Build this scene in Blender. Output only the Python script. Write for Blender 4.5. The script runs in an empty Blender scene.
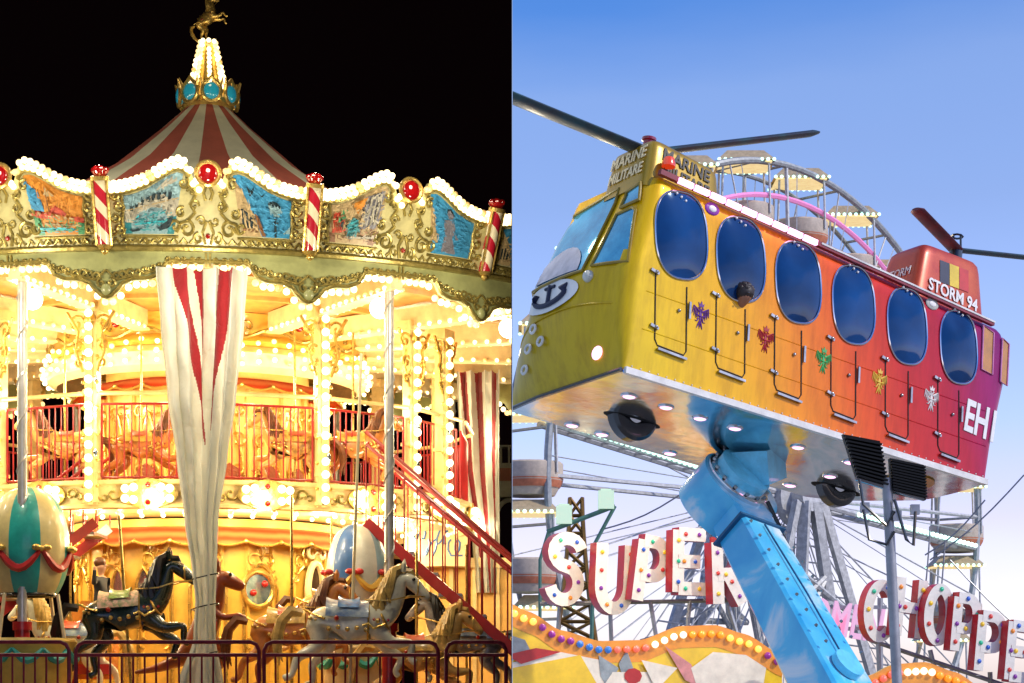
import bpy, bmesh, math, random
from mathutils import Vector, Matrix
random.seed(7)
R = math.radians
scene = bpy.context.scene
# ------------------------------------------------------------------ camera, sky, sun, exposure
F, H0, EYE = 2090.0, 690.0, 0.9
cam = bpy.data.cameras.new('camera'); camo = bpy.data.objects.new('camera', cam)
scene.collection.objects.link(camo); scene.camera = camo
camo.location = (0, 0, EYE); camo.rotation_euler = (R(90), 0, 0)
cam.sensor_width = 36; cam.lens = F/1024*36; cam.shift_y = (H0-341.5)/1024
cam.clip_start = 0.1; cam.clip_end = 6000
SUN_EL, SUN_AZ = R(38), R(112)            # azimuth from +Y towards +X
w = bpy.data.worlds.new('World'); scene.world = w; w.use_nodes = True
nt = w.node_tree; nt.nodes.clear()
out = nt.nodes.new('ShaderNodeOutputWorld'); bg = nt.nodes.new('ShaderNodeBackground')
sky = nt.nodes.new('ShaderNodeTexSky'); sky.sky_type = 'NISHITA'; sky.sun_disc = False
sky.sun_elevation = SUN_EL; sky.sun_rotation = SUN_AZ
sky.air_density = 1.0; sky.dust_density = 0.6; sky.ozone_density = 2.5
geo = nt.nodes.new('ShaderNodeNewGeometry'); sep = nt.nodes.new('ShaderNodeSeparateXYZ')
tc = nt.nodes.new('ShaderNodeTexCoord')
nt.links.new(tc.outputs['Generated'], sep.inputs[0])
rmp = nt.nodes.new('ShaderNodeValToRGB')
els = rmp.color_ramp.elements
els[0].position = 0.0; els[0].color = (1.02, .92, 1.18, 1)
els[1].position = 0.5; els[1].color = (.30, .42, .75, 1)
for p_, c_ in ((.05, (1.10, .93, 1.18, 1)), (.09, (1.05, .79, 1.04, 1)), (.13, (.88, .80, 1.05, 1)), (.228, (.74, .71, .90, 1)), (.28, (.74, .75, .95, 1)), (.33, (.30, .54, .92, 1))):
    e = els.new(p_); e.color = c_
hn = nt.nodes.new('ShaderNodeTexNoise'); hn.inputs['Scale'].default_value = 2.6; hn.inputs['Detail'].default_value = 5
mp = nt.nodes.new('ShaderNodeMapping'); mp.inputs['Scale'].default_value = (1, 1, 3.5); nt.links.new(tc.outputs['Generated'], mp.inputs[0]); nt.links.new(mp.outputs[0], hn.inputs['Vector'])
ha_ = nt.nodes.new('ShaderNodeMath'); ha_.operation = 'MULTIPLY_ADD'; ha_.inputs[1].default_value = -.11; nt.links.new(hn.outputs['Fac'], ha_.inputs[0]); 
hb_ = nt.nodes.new('ShaderNodeMath'); hb_.operation = 'ADD'; hb_.inputs[1].default_value = .055; nt.links.new(sep.outputs['Z'], hb_.inputs[0]); nt.links.new(hb_.outputs[0], ha_.inputs[2])
nt.links.new(ha_.outputs[0], rmp.inputs[0])
mulc = nt.nodes.new('ShaderNodeMix'); mulc.data_type = 'RGBA'; mulc.blend_type = 'MULTIPLY'; mulc.inputs[0].default_value = 1
nt.links.new(sky.outputs[0], mulc.inputs[6]); nt.links.new(rmp.outputs[0], mulc.inputs[7])
nt.links.new(mulc.outputs[2], bg.inputs[0]); bg.inputs[1].default_value = 0.15
nt.links.new(bg.outputs[0], out.inputs[0])
sl = bpy.data.lights.new('sun', 'SUN'); sl.energy = 2.0; sl.angle = R(0.6); sl.color = (1, .93, .82)
so = bpy.data.objects.new('sun', sl); scene.collection.objects.link(so)
sdir = Vector((math.sin(SUN_AZ)*math.cos(SUN_EL), math.cos(SUN_AZ)*math.cos(SUN_EL), math.sin(SUN_EL)))
so.rotation_euler = sdir.to_track_quat('Z', 'Y').to_euler(); so.location = (10, -5, 30)
vs = scene.view_settings; vs.view_transform = 'Standard'; vs.look = 'None'; vs.exposure = 0.5; vs.gamma = 1
try: vs.use_curve_mapping = False
except Exception: pass
scene.cycles.use_denoising = True
scene.cycles.max_bounces = 6; scene.cycles.diffuse_bounces = 3; scene.cycles.glossy_bounces = 3
scene.cycles.sample_clamp_indirect = 4.0

# ------------------------------------------------------------------ helpers
def PX(px, py, Y): return Vector(((px-512)/F*Y, Y, EYE+(H0-py)/F*Y))
MATS = {}
def mat(name, col, rough=.5, metal=0, emit=None, es=1.0, noise=.12, nscale=6.0, bump=0.0, bscale=30, coat=0, spec=.5, dark=None, trans=0, alpha=None):
    if name in MATS: return MATS[name]
    m = bpy.data.materials.new(name); m.use_nodes = True; t = m.node_tree; b = t.nodes['Principled BSDF']
    b.inputs['Base Color'].default_value = (*col, 1); b.inputs['Roughness'].default_value = rough
    b.inputs['Metallic'].default_value = metal; b.inputs['Specular IOR Level'].default_value = spec
    b.inputs['Coat Weight'].default_value = coat; b.inputs['Coat Roughness'].default_value = .06
    if noise or bump:
        c = t.nodes.new('ShaderNodeTexCoord'); n = t.nodes.new('ShaderNodeTexNoise')
        n.inputs['Scale'].default_value = nscale; n.inputs['Detail'].default_value = 6; n.inputs['Roughness'].default_value = .65
        t.links.new(c.outputs['Object'], n.inputs['Vector'])
        r = t.nodes.new('ShaderNodeValToRGB'); r.color_ramp.elements[0].position = .3; r.color_ramp.elements[1].position = .7
        d = dark or tuple(x*(1-2.2*noise) for x in col)
        r.color_ramp.elements[0].color = (*[max(0, x) for x in d], 1)
        r.color_ramp.elements[1].color = (*[min(1, x*(1+noise)) for x in col], 1)
        t.links.new(n.outputs['Fac'], r.inputs[0]); t.links.new(r.outputs[0], b.inputs['Base Color'])
        rm = t.nodes.new('ShaderNodeMapRange'); rm.inputs['To Min'].default_value = max(0.02, rough*.8); rm.inputs['To Max'].default_value = min(1, rough*1.25)
        t.links.new(n.outputs['Fac'], rm.inputs[0]); t.links.new(rm.outputs[0], b.inputs['Roughness'])
        if bump:
            n2 = t.nodes.new('ShaderNodeTexNoise'); n2.inputs['Scale'].default_value = bscale; n2.inputs['Detail'].default_value = 4
            t.links.new(c.outputs['Object'], n2.inputs['Vector'])
            bp = t.nodes.new('ShaderNodeBump'); bp.inputs['Strength'].default_value = bump; bp.inputs['Distance'].default_value = .02
            t.links.new(n2.outputs['Fac'], bp.inputs['Height']); t.links.new(bp.outputs[0], b.inputs['Normal'])
    if emit:
        b.inputs['Emission Color'].default_value = (*emit, 1); b.inputs['Emission Strength'].default_value = es
        m.cycles.emission_sampling = 'NONE'
    MATS[name] = m; return m

class MB:
    def __init__(s): s.v = []; s.f = []; s.m = []; s.mi = 0
    def add(s, vs_, fs_):
        o = len(s.v); s.v += [tuple(x) for x in vs_]
        for f in fs_: s.f.append(tuple(o+i for i in f)); s.m.append(s.mi)
        return s
    def box(s, c, d, M=None, bev=0):
        x, y, z = d[0]/2, d[1]/2, d[2]/2; c = Vector(c)
        vs_ = [Vector((a*x, b*y, e*z)) for e in (-1, 1) for b in (-1, 1) for a in (-1, 1)]
        if M is not None: vs_ = [M @ q for q in vs_]
        return s.add([c+q for q in vs_], [(0, 2, 3, 1), (4, 5, 7, 6), (0, 1, 5, 4), (2, 6, 7, 3), (0, 4, 6, 2), (1, 3, 7, 5)])
    def bar(s, a, b, wx, wy, up=(0, 0, 1)):
        a, b = Vector(a), Vector(b); d = b-a; L = d.length; d.normalize()
        u = Vector(up); x = d.cross(u)
        if x.length < 1e-4: x = d.cross(Vector((1, 0, 0)))
        x.normalize(); y = x.cross(d)
        M = Matrix((x, d, y)).transposed()
        return s.box((a+b)/2, (wx, L, wy), M)
    def tube(s, pts, r, n=8, closed=False, cap=True):
        pts = [Vector(p) for p in pts]; N = len(pts)
        rs = r if isinstance(r, (list, tuple)) else [r]*N
        rings = []; prev = None
        for i, p in enumerate(pts):
            if closed: d = pts[(i+1) % N]-pts[i-1]
            else: d = pts[min(i+1, N-1)]-pts[max(i-1, 0)]
            if d.length < 1e-9: d = Vector((0, 0, 1))
            d.normalize()
            if prev is None:
                a = Vector((0, 0, 1)) if abs(d.z) < .9 else Vector((1, 0, 0))
                x = d.cross(a).normalized()
            else:
                x = prev-d*prev.dot(d)
                x = x.normalized() if x.length > 1e-6 else d.orthogonal().normalized()
            prev = x; y = d.cross(x)
            rings.append([p+(x*math.cos(k*2*math.pi/n)+y*math.sin(k*2*math.pi/n))*rs[i] for k in range(n)])
        vs_ = [q for rg in rings for q in rg]; fs_ = []
        for i in range(N if closed else N-1):
            j = (i+1) % N
            for k in range(n): fs_.append((i*n+k, i*n+(k+1) % n, j*n+(k+1) % n, j*n+k))
        if cap and not closed: fs_ += [tuple(range(n-1, -1, -1)), tuple((N-1)*n+k for k in range(n))]
        return s.add(vs_, fs_)
    def lathe(s, prof, n=32, c=(0, 0, 0), a0=0, a1=2*math.pi, M=None):
        full = abs(a1-a0-2*math.pi) < 1e-6; c = Vector(c); m = n if full else n+1
        vs_ = []
        for r, z in prof:
            for k in range(m):
                a = a0+(a1-a0)*k/n; q = Vector((r*math.sin(a), -r*math.cos(a), z))
                vs_.append(c+(M @ q if M is not None else q))
        fs_ = []
        for i in range(len(prof)-1):
            for k in range(n):
                k2 = (k+1) % m; fs_.append((i*m+k, i*m+k2, (i+1)*m+k2, (i+1)*m+k))
        return s.add(vs_, fs_)
    def sphere(s, c, r, n=8, m=6, sc=(1, 1, 1), M=None):
        prof = [(max(r*math.sin(math.pi*i/m), 1e-4), -r*math.cos(math.pi*i/m)) for i in range(m+1)]
        vs_ = []; c = Vector(c)
        for pr, z in prof:
            for k in range(n):
                a = 2*math.pi*k/n; q = Vector((pr*math.cos(a)*sc[0], pr*math.sin(a)*sc[1], z*sc[2]))
                vs_.append(c+(M @ q if M is not None else q))
        return s.add(vs_, [(i*n+k, i*n+(k+1) % n, (i+1)*n+(k+1) % n, (i+1)*n+k) for i in range(m) for k in range(n)])
    def cyl(s, a, b, r, n=16, r2=None):
        return s.tube([a, b], [r, r if r2 is None else r2], n)
    def prism(s, outline, fn0, fn1, fan=True):
        """outline of (a,b); fn0/fn1 map to back/front points"""
        n = len(outline); A = [fn0(*p) for p in outline]; B = [fn1(*p) for p in outline]
        s.add(A+B, [(i, (i+1) % n, n+(i+1) % n, n+i) for i in range(n)])
        s.add(B, [tuple(range(n))]); s.add(A, [tuple(range(n-1, -1, -1))])
        return s
    def grid(s, nu, nv, fn):
        vs_ = [fn(i/nu, j/nv) for j in range(nv+1) for i in range(nu+1)]
        return s.add(vs_, [(j*(nu+1)+i, j*(nu+1)+i+1, (j+1)*(nu+1)+i+1, (j+1)*(nu+1)+i) for j in range(nv) for i in range(nu)])
    def mesh(s, name, mats, smooth=True, ang=40):
        me = bpy.data.meshes.new(name); me.from_pydata([tuple(x) for x in s.v], [], s.f)
        for m in (mats if isinstance(mats, (list, tuple)) else [mats]): me.materials.append(m)
        for p, i in zip(me.polygons, s.m): p.material_index = i
        bm = bmesh.new(); bm.from_mesh(me)
        big = [f for f in bm.faces if len(f.verts) > 4]
        if big: bmesh.ops.triangulate(bm, faces=big)
        bmesh.ops.recalc_face_normals(bm, faces=bm.faces)
        for e in bm.edges:
            if len(e.link_faces) == 2 and e.calc_face_angle(0) > R(ang): e.smooth = False
        for f in bm.faces: f.smooth = smooth
        bm.to_mesh(me); bm.free(); return me
    def build(s, name, mats, parent=None, smooth=True, loc=None, rz=0, ang=40):
        return link(name, s.mesh(name, mats, smooth, ang), parent, loc, rz)
SIDE = {}
CUR = ['left']
def link(name, data, parent=None, loc=None, rz=0):
    o = bpy.data.objects.new(name, data); scene.collection.objects.link(o)
    if parent: o.parent = parent
    if loc is not None: o.location = loc
    if rz: o.rotation_euler.z = rz
    SIDE[o.name] = CUR[0]
    return o
def thing(name, label, cat, loc=(0, 0, 0), rz=0, group=None):
    return tag(link(name, None, None, loc, rz), label, cat, group)
def tag(o, label=None, cat=None, group=None, kind=None):
    if label: o['label'] = label
    if cat: o['category'] = cat
    if group: o['group'] = group
    if kind: o['kind'] = kind
    return o
def kids(o): return [c for c in scene.objects if c.parent == o]
def copy_tree(o, parent=None):
    c = o.copy(); scene.collection.objects.link(c); SIDE[c.name] = CUR[0]
    if parent: c.parent = parent
    for ch in kids(o): copy_tree(ch, c)
    return c
def skin(verts, edges, radii, lv=2, root=0):
    me = bpy.data.meshes.new('tmp'); me.from_pydata([tuple(v) for v in verts], edges, [])
    o = bpy.data.objects.new('tmp', me); scene.collection.objects.link(o)
    o.modifiers.new('s', 'SKIN'); sv = me.skin_vertices
    if not sv:
        bm = bmesh.new(); bm.from_mesh(me); bm.verts.layers.skin.verify(); bm.to_mesh(me); bm.free(); sv = me.skin_vertices
    for i, r in enumerate(radii): sv[0].data[i].radius = (r, r) if not isinstance(r, tuple) else r; sv[0].data[i].use_root = (i == root)
    sb = o.modifiers.new('u', 'SUBSURF'); sb.levels = lv; sb.render_levels = lv
    dg = bpy.context.evaluated_depsgraph_get(); dg.update()
    res = bpy.data.meshes.new_from_object(o.evaluated_get(dg)); bpy.data.objects.remove(o); bpy.data.meshes.remove(me)
    for p in res.polygons: p.use_smooth = True
    res.materials.clear()
    return res
def text_mesh(txt, size, ext, mats, offset=0.0, align='CENTER', xs=1.0):
    c = bpy.data.curves.new('txt', 'FONT'); c.body = txt; c.size = size; c.extrude = ext; c.offset = offset; c.align_x = align; c.align_y = 'CENTER'; c.resolution_u = 3
    o = bpy.data.objects.new('tmp', c); scene.collection.objects.link(o); dg = bpy.context.evaluated_depsgraph_get(); dg.update()
    me = bpy.data.meshes.new_from_object(o.evaluated_get(dg)); bpy.data.objects.remove(o)
    me.materials.clear(); me.materials.append(mats)
    for v in me.vertices: v.co.x *= xs
    return me

# ------------------------------------------------------------------ materials
CREAM = mat('cream_paint', (.78, .60, .27), .35, coat=.3)
IVORY = mat('ivory_paint', (.80, .66, .38), .35, coat=.3)
OLIVE = mat('olive_board', (.60, .55, .26), .38, coat=.35, noise=.18, nscale=3)
GREEN = mat('green_board', (.36, .38, .16), .38, coat=.35, noise=.2, nscale=3)
GOLD = mat('gold_leaf', (.72, .50, .14), .28, .75, noise=.2, nscale=14, bump=.2)
DGOLD = mat('antique_gold', (.40, .32, .09), .32, .6, noise=.25, nscale=14, bump=.2)
YELL = mat('yellow_panel', (.80, .50, .085), .4, coat=.3, noise=.12, nscale=4)
YELL2 = mat('amber_panel', (.72, .38, .05), .4, coat=.3, noise=.15, nscale=4)
RED = mat('red_paint', (.50, .015, .02), .35, coat=.3)
MAROON = mat('maroon_paint', (.40, .022, .04), .5, noise=.25, nscale=9, bump=.15)
REDGLASS = mat('red_jewel', (.26, .004, .006), .08, coat=1, noise=.1, emit=(1, .05, .02), es=.03)
WOOD = mat('orange_wood', (.62, .32, .08), .45, noise=.2, nscale=5)
BULB = mat('warm_bulb', (1, .9, .7), .3, emit=(1, .76, .36), es=2.2, noise=0)
WBULB = mat('white_bulb', (1, .95, .85), .3, emit=(1, .80, .44), es=2.2, noise=0)
BULB2 = mat('tired_bulb', (1, .85, .6), .3, emit=(1, .66, .24), es=1.1, noise=0); BULB3 = mat('dim_bulb', (.8, .6, .3), .25, emit=(1, .55, .14), es=.35, noise=0)
BR = [BULB, WBULB, BULB2, BULB3]; brnd = random.Random(11)
def bpick(): return brnd.choices([0, 1, 2, 3], [4, 3, 3, .5])[0]
GLOBE = mat('globe_glass', (1, 1, .95), .3, emit=(1, .92, .72), es=3.5, noise=0)
CHROME = mat('chrome', (.78, .78, .80), .12, 1, noise=.05)
STEEL = mat('grey_steel', (.34, .35, .37), .4, .6, noise=.15)
BLACK = mat('black_paint', (.012, .012, .014), .25, coat=.6, noise=.1)
MIRROR = mat('mirror_glass', (.55, .68, .75), .05, .9, noise=.05)

def M_night():
    m = bpy.data.materials.new('night_black'); m.use_nodes = True; b = m.node_tree.nodes['Principled BSDF']
    b.inputs['Base Color'].default_value = (.0035, .0016, .0022, 1); b.inputs['Roughness'].default_value = 1; b.inputs['Specular IOR Level'].default_value = 0
    b.inputs['Emission Color'].default_value = (.0022, .0009, .0012, 1); b.inputs['Emission Strength'].default_value = .5; m.cycles.emission_sampling = 'NONE'
    return m
# ------------------------------------------------------------------ setting: ground, black shell as night sky, added to keep daylight out
CUR[0] = 'set'
mb = MB()
def gz(x, y):
    t = min(1, max(0, (y-36)/22)); t = t*t*(3-2*t)
    return -6.5*t+.02*math.sin(x*.13)*math.sin(y*.11)*t
xs = [-2000, -500, -120]+[-60+6*i for i in range(21)]+[120, 500, 2000]
ys = [-800, -200, -60, -20]+[-10+4*i for i in range(24)]+[110, 160, 300, 800, 3000]
mb.grid(len(xs)-1, len(ys)-1, lambda u, v: (xs[round(u*(len(xs)-1))], ys[round(v*(len(ys)-1))], gz(xs[round(u*(len(xs)-1))], ys[round(v*(len(ys)-1))])))
ASPH = mat('pale_paving', (.30, .29, .275), .85, noise=.2, nscale=.7, bump=.4, bscale=40)
tag(mb.build('ground', ASPH), kind='structure')
NIGHT = M_night()
mb = MB(); T = .003; X0, X1, Y0, Y1, ZT = -13.0, -T, 5.0, 36.0, 15.0
mb.box(((X0+X1)/2, Y1+.1, ZT/2-.2), (X1-X0, .2, ZT+.4))
mb.box((X0-.1, (Y0+Y1)/2, ZT/2-.2), (.2, Y1-Y0, ZT+.4))
mb.box(((X0+X1)/2, (Y0+Y1)/2, ZT+.1), (X1-X0, Y1-Y0, .2))
mb.box((-.0022, (10+Y1)/2, ZT/2-.2), (.0025, Y1-10, ZT+.4))
mb.box((-9.25, Y0-.1, ZT/2-.2), (7.5, .2, ZT+.4)); mb.box((-2.75, Y0-.1, 6.5+(ZT-6.5)/2), (5.5, .2, ZT-6.5))  # added front panels out of view, narrowing the opening against daylight
tag(mb.build('night_sky_shield', NIGHT, smooth=False), kind='structure')

mb = MB(); mb.box((.0012, (10+Y1)/2, ZT/2-.2), (.0022, Y1-10, ZT+.4))  # added glowing panel on the divider, brightens the helicopter nose and glass
DAYPANEL = mat('glow_panel_blue', (.1, .1, .1), 1, emit=(.42, .58, .90), es=.5, noise=0, spec=0)
tag(mb.build('day_glow_panel', DAYPANEL, smooth=False), kind='structure')
# ------------------------------------------------------------------ CAROUSEL
CUR[0] = 'left'
PHI = math.atan(304/F); D = 24.2
CX, CY = -D*math.sin(PHI), D*math.cos(PHI)
STEP = 2*math.pi/16
def cw(r, th, z):     # carousel local -> world
    x, y = r*math.sin(th), -r*math.cos(th); c, s = math.cos(PHI), math.sin(PHI)
    return Vector((CX+c*x-s*y, CY+s*x+c*y, z))
def P(r, th, z): return Vector((r*math.sin(th), -r*math.cos(th), z))
car = thing('carousel', 'two storey carousel with striped roof, painted rounding boards and bulbs', 'carousel', (CX, CY, 0), PHI)
BULBPOS = []     # bulbs of strings
def deg(a): return R(a)
# platform
mb = MB(); mb.lathe([(0.01, .35), (4.95, .35), (5.0, .32), (5.0, .0)], 64); mb.build('platform', WOOD, car)
# lower drum
mb = MB(); mb.lathe([(1.5, .35), (1.5, .5), (1.46, .52), (1.46, 2.62), (1.55, 2.66), (1.55, 2.74)], 48)
for k in range(32):
    th = STEP*k/2+STEP/4; a = P(1.47, th, .5); b = P(1.47, th, 2.6); mb.tube([a, b], .028, 6)
mb.build('core_drum', YELL, car)
def arch_relief(mb, th, r, z0, wd, h, rr=.018):
    # gothic arch with scroll crown
    pts = []
    for i in range(17):
        t = i/16; x = -wd/2+wd*t; zz = z0+h*(1-abs(2*t-1)**1.8); pts.append(P(r, th+x/r, zz))
    mb.tube(pts, rr, 6)
def spiral(cu, cz, r0, a0, turns, sgn, n=14):
    return [(cu+r0*(1-.8*i/n)*math.cos(a0+sgn*2*math.pi*turns*i/n), cz+r0*(1-.8*i/n)*math.sin(a0+sgn*2*math.pi*turns*i/n)) for i in range(n+1)]
def onr(r, th, pts, flare=0, zb=4.98): return [P(r+flare*(z-zb), th+u/r, z) for u, z in pts]
mb = MB()
for k in range(16):
    th = STEP*k
    for s in (-1, 1):
        mb.tube(onr(1.5, th, spiral(s*.09, 2.30, .09, math.pi/2+s*.9, .8, -s)), .014, 5)
        mb.tube(onr(1.5, th, spiral(s*.16, 2.12, .07, math.pi/2, .9, s)), .013, 5)
        mb.tube(onr(1.5, th, spiral(s*.12, 1.42, .08, -math.pi/2, .8, s)), .014, 5)
    mb.tube(onr(1.5, th, [(0, 2.48), (.04, 2.4), (0, 2.3), (-.04, 2.4), (0, 2.48)]), .014, 5)
    arch_relief(mb, th, 1.49, 2.0, .4, .26)
    for s in (-1, 1): mb.tube([P(1.49, th+s*.2/1.49, .9), P(1.49, th+s*.2/1.49, 2.0)], .016, 6)
mb.build('carved_relief', GOLD, car)
def medallion(th, z, rx, rz, m, name, frame, r=1.5, fr=.03):
    mb = MB(); n = 24
    ring = [P(r+.02, th+rx*math.cos(2*math.pi*i/n)/r, z+rz*math.sin(2*math.pi*i/n)) for i in range(n)]
    mb.tube(ring, fr, 8, closed=True); o = mb.build(name, frame, car)
    mb = MB(); mb.add([P(r+.015, th, z)]+ring, [(0, 1+i, 1+(i+1) % n) for i in range(n)]); mb.build('mirror_pane', m, o)
    return o
RM = mat('etched_mirror', (.30, .42, .50), .08, .7, noise=.25, nscale=22, dark=(.12, .2, .26))
o = medallion(R(20.8), 1.99, .17, .19, RM, 'round_mirror', GOLD)
mb = MB()
for du, dz in ((.07, .06), (-.06, -.04)):
    mb.sphere(P(1.53, R(20.8)+du/1.5, 1.99+dz), .038, 8, 5); 
mb.build('painted_rose', RED, o)
GM = mat('grey_mirror', (.5, .52, .55), .08, .9)
for a in (-39.6, -27):
    mb = MB(); th = R(a)
    ol = [(-.085, 1.72), (-.085, 2.05), (-.05, 2.16), (0, 2.22), (.05, 2.16), (.085, 2.05), (.085, 1.72)]
    mb.tube(onr(1.52, th, ol+[ol[0]]), .018, 6); o = mb.build('arched_mirror', GOLD, car)
    mb = MB(); mb.add(onr(1.515, th, ol), [tuple(range(7))]); mb.build('mirror_pane', GM, o)
# rococo dark opening right
mb = MB(); th = R(49); ol = [(.13*math.cos(i*math.pi/10), 2.0+.30*math.sin(i*math.pi/10)) for i in range(20)]
mb.tube(onr(1.56, th, ol+[ol[0]]), .04, 8)
for s in (-1, 1): mb.tube(onr(1.58, th, spiral(s*.08, 2.40, .1, math.pi/2+s, .9, -s)), .022, 6)
o = mb.build('rococo_frame', IVORY, car)
mb = MB(); mb.add(onr(1.55, th, ol), [tuple(range(20))]); mb.build('dark_pane', mat('dark_pane', (.05, .03, .02), .2), o)
# scalloped awnings
def awning(name, r0, r1, z1, z0, n, parent, mats):
    mb = MB(); ns = 8
    for k in range(n):
        mb.mi = 0
        def fn(u, v, k=k):
            a = (k+u)*2*math.pi/n; bul = math.sin(math.pi*u)
            r = r0+(r1-r0)*v+.03*bul*v; z = z1+(z0-z1)*v-.05*bul*v
            return P(r, a, z)
        mb.grid(ns, 4, fn)
        mb.mi = 1
        mb.tube([fn(i/ns, 1.02) for i in range(ns+1)], .013, 5)
        mb.sphere(fn(0, 1.03), .026, 6, 5)
    return mb.build(name, mats, parent)
AWN = bpy.data.materials.new('striped_awning'); AWN.use_nodes = True
def awn_nodes():
    t = AWN.node_tree; b = t.nodes['Principled BSDF']; c = t.nodes.new('ShaderNodeTexCoord'); s = t.nodes.new('ShaderNodeSeparateXYZ')
    at = t.nodes.new('ShaderNodeTexWave'); at.inputs['Scale'].default_value = 3.0; at.bands_direction = 'Z'; at.inputs['Distortion'].default_value = 1.5
    t.links.new(c.outputs['Object'], at.inputs['Vector'])
    r = t.nodes.new('ShaderNodeValToRGB'); r.color_ramp.elements[0].color = (.62, .05, .015, 1); r.color_ramp.elements[1].color = (.75, .20, .07, 1)
    t.links.new(at.outputs['Fac'], r.inputs[0]); t.links.new(r.outputs[0], b.inputs['Base Color']); b.inputs['Roughness'].default_value = .4
awn_nodes()
awning('lower_awning', 1.5, 1.68, 2.70, 2.50, 26, car, [AWN, GOLD])
# upper deck
mb = MB(); mb.lathe([(1.2, 2.98), (2.98, 2.98), (2.98, 2.88), (1.2, 2.88)], 64); mb.build('upper_deck', WOOD, car)
mb = MB(); mb.lathe([(3.0, 2.72), (3.03, 2.73), (3.03, 2.76), (3.01, 2.78), (3.01, 2.95), (3.04, 2.97), (3.04, 3.01), (2.96, 3.01), (2.96, 2.72), (3.0, 2.72)], 96)
mb.build('deck_fascia', CREAM, car)
mb = MB()
for k in range(16):
    th = STEP*(k+.5)
    for s in (-1, 1):
        mb.tube(onr(3.02, th, spiral(s*.36, 2.87, .07, 0, .9, s)), .012, 5)
        mb.tube(onr(3.02, th, spiral(s*.45, 2.84, .05, math.pi, .9, -s)), .011, 5)
mb.build('fascia_scrolls', DGOLD, car)
# light medallions on fascia
mbs = MB(); mb1 = MB(); mb1.prism([(.30*math.copysign(abs(math.cos(a))**.8, math.cos(a)), .13*math.sin(a)*(1+.25*math.exp(-(math.cos(a)*4)**2))) for a in [i*2*math.pi/28 for i in range(28)]],
    lambda u, z: P(3.02, u/3, 2.865+z), lambda u, z: P(3.05, u/3, 2.865+z))
pl = mb1.mesh('medallion', GOLD)
gem = MB().sphere((0, 0, 0), .03, 8, 6).mesh('gem', REDGLASS)
mb3 = MB(); mb3.sphere((0, 0, 0), .042, 10, 8); bulb_mesh = mb3.mesh('bulb', WBULB)
mb4 = MB(); mb4.sphere((0, 0, 0), .034, 10, 8); bulb_small = mb4.mesh('bulb', BULB)
nb = 0
for k in range(-5, 5):
    th = STEP*(k+.5); o = link('light_medallion', pl, car, rz=th); [link('gem', gem, o, P(3.06, 0, 2.865+s*.085)) for s in (-1, 1)]
    for sx in (-.22, -.135, .135, .22):
        for sz in (-.05, .05):
            b = link('bulb', bulb_mesh, o); b.location = P(3.085, sx/3, 2.865+sz*(1 if abs(sx) > .2 else 1.25))
# posts with bulbs
mb = MB(); mb.bar(P(3.0, 0, 2.76), P(3.0, 0, 4.72), .13, .10, up=(0, 1, 0))
mb.bar(P(3.055, 0, 2.76), P(3.055, 0, 4.72), .05, .02, up=(0, 1, 0))
for z in (2.8, 3.1, 3.5, 3.9, 4.3, 4.6): mb.box(P(3.0, 0, z), (.16, .13, .035))
mb.box(P(3.0, 0, 4.75), (.24, .2, .10))
post = mb.mesh('post', CREAM)
mb = MB()
for s in (-1, 1):
    for z, rr in ((4.58, .09), (4.36, .07), (4.18, .055)): mb.tube(onr(3.06, 0, [(u+s*(.07+rr*.9), zz) for u, zz in spiral(0, z, rr, math.pi/2+s, 1.1, -s)]), .014, 5)
    mb.tube(onr(3.06, 0, [(s*.08, 4.1), (s*.16, 4.3), (s*.13, 4.5), (s*.26, 4.7)]), .018, 6)
    for i in range(6): mb.sphere(P(3.06, s*.075/3, 2.95+.26*i), .022, 6, 5)
mb.sphere(P(3.08, 0, 4.62), .06, 10, 8, (1, .5, 1.3)); pcarv = mb.mesh('post_carving', GOLD)
mb = MB()
for z in (3.28, 3.72, 4.02): mb.sphere(P(3.06, .055/3, z), .03, 10, 6, (.8, .4, 1.5))
pmir = mb.mesh('post_mirrors', MIRROR)
for k in range(16):
    if k == 4: continue
    o = link('post', post, car, rz=STEP*(2.52 if k == 3 else k))
    link('post_carving', pcarv, o); link('post_mirrors', pmir, o)
    kk = k if k <= 8 else k-16
    if kk in (-2, -1, 1, 2, 3):
        for i in range(15):
            b = link('bulb', bulb_mesh, o); b.location = P(3.10, 0, 2.83+i*.132)
    else:
        for i in range(15): BULBPOS.append((P(3.10, STEP*k, 2.83+i*.132), .042))
# railings on the upper deck
mb = MB(); ha = STEP/2-.03
p0, p1 = P(2.98, -ha, 0), P(2.98, ha, 0)
def lerp(a, b, t): return a+(b-a)*t
for z, rr in ((3.78, .013), (3.04, .012)): mb.tube([p0+Vector((0, 0, z)), p1+Vector((0, 0, z))], rr, 8)
for i in range(14):
    q = lerp(p0, p1, i/13); mb.tube([q+Vector((0, 0, 3.04)), q+Vector((0, 0, 3.78))], .0075 if 0 < i < 13 else .012, 6)
rail = mb.mesh('railing', mat('dark_red_rail_paint', (.30, .010, .014), .4, coat=.2))
mb = MB(); mb.tube([p0*1.02+Vector((0, 0, 3.88)), p1*1.02+Vector((0, 0, 3.88))], .022, 8); hand = mb.mesh('handrail', CREAM)
for k in range(16):
    o = link('railing', rail, car, rz=STEP*(k+.5)); link('handrail', hand, o)
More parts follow.
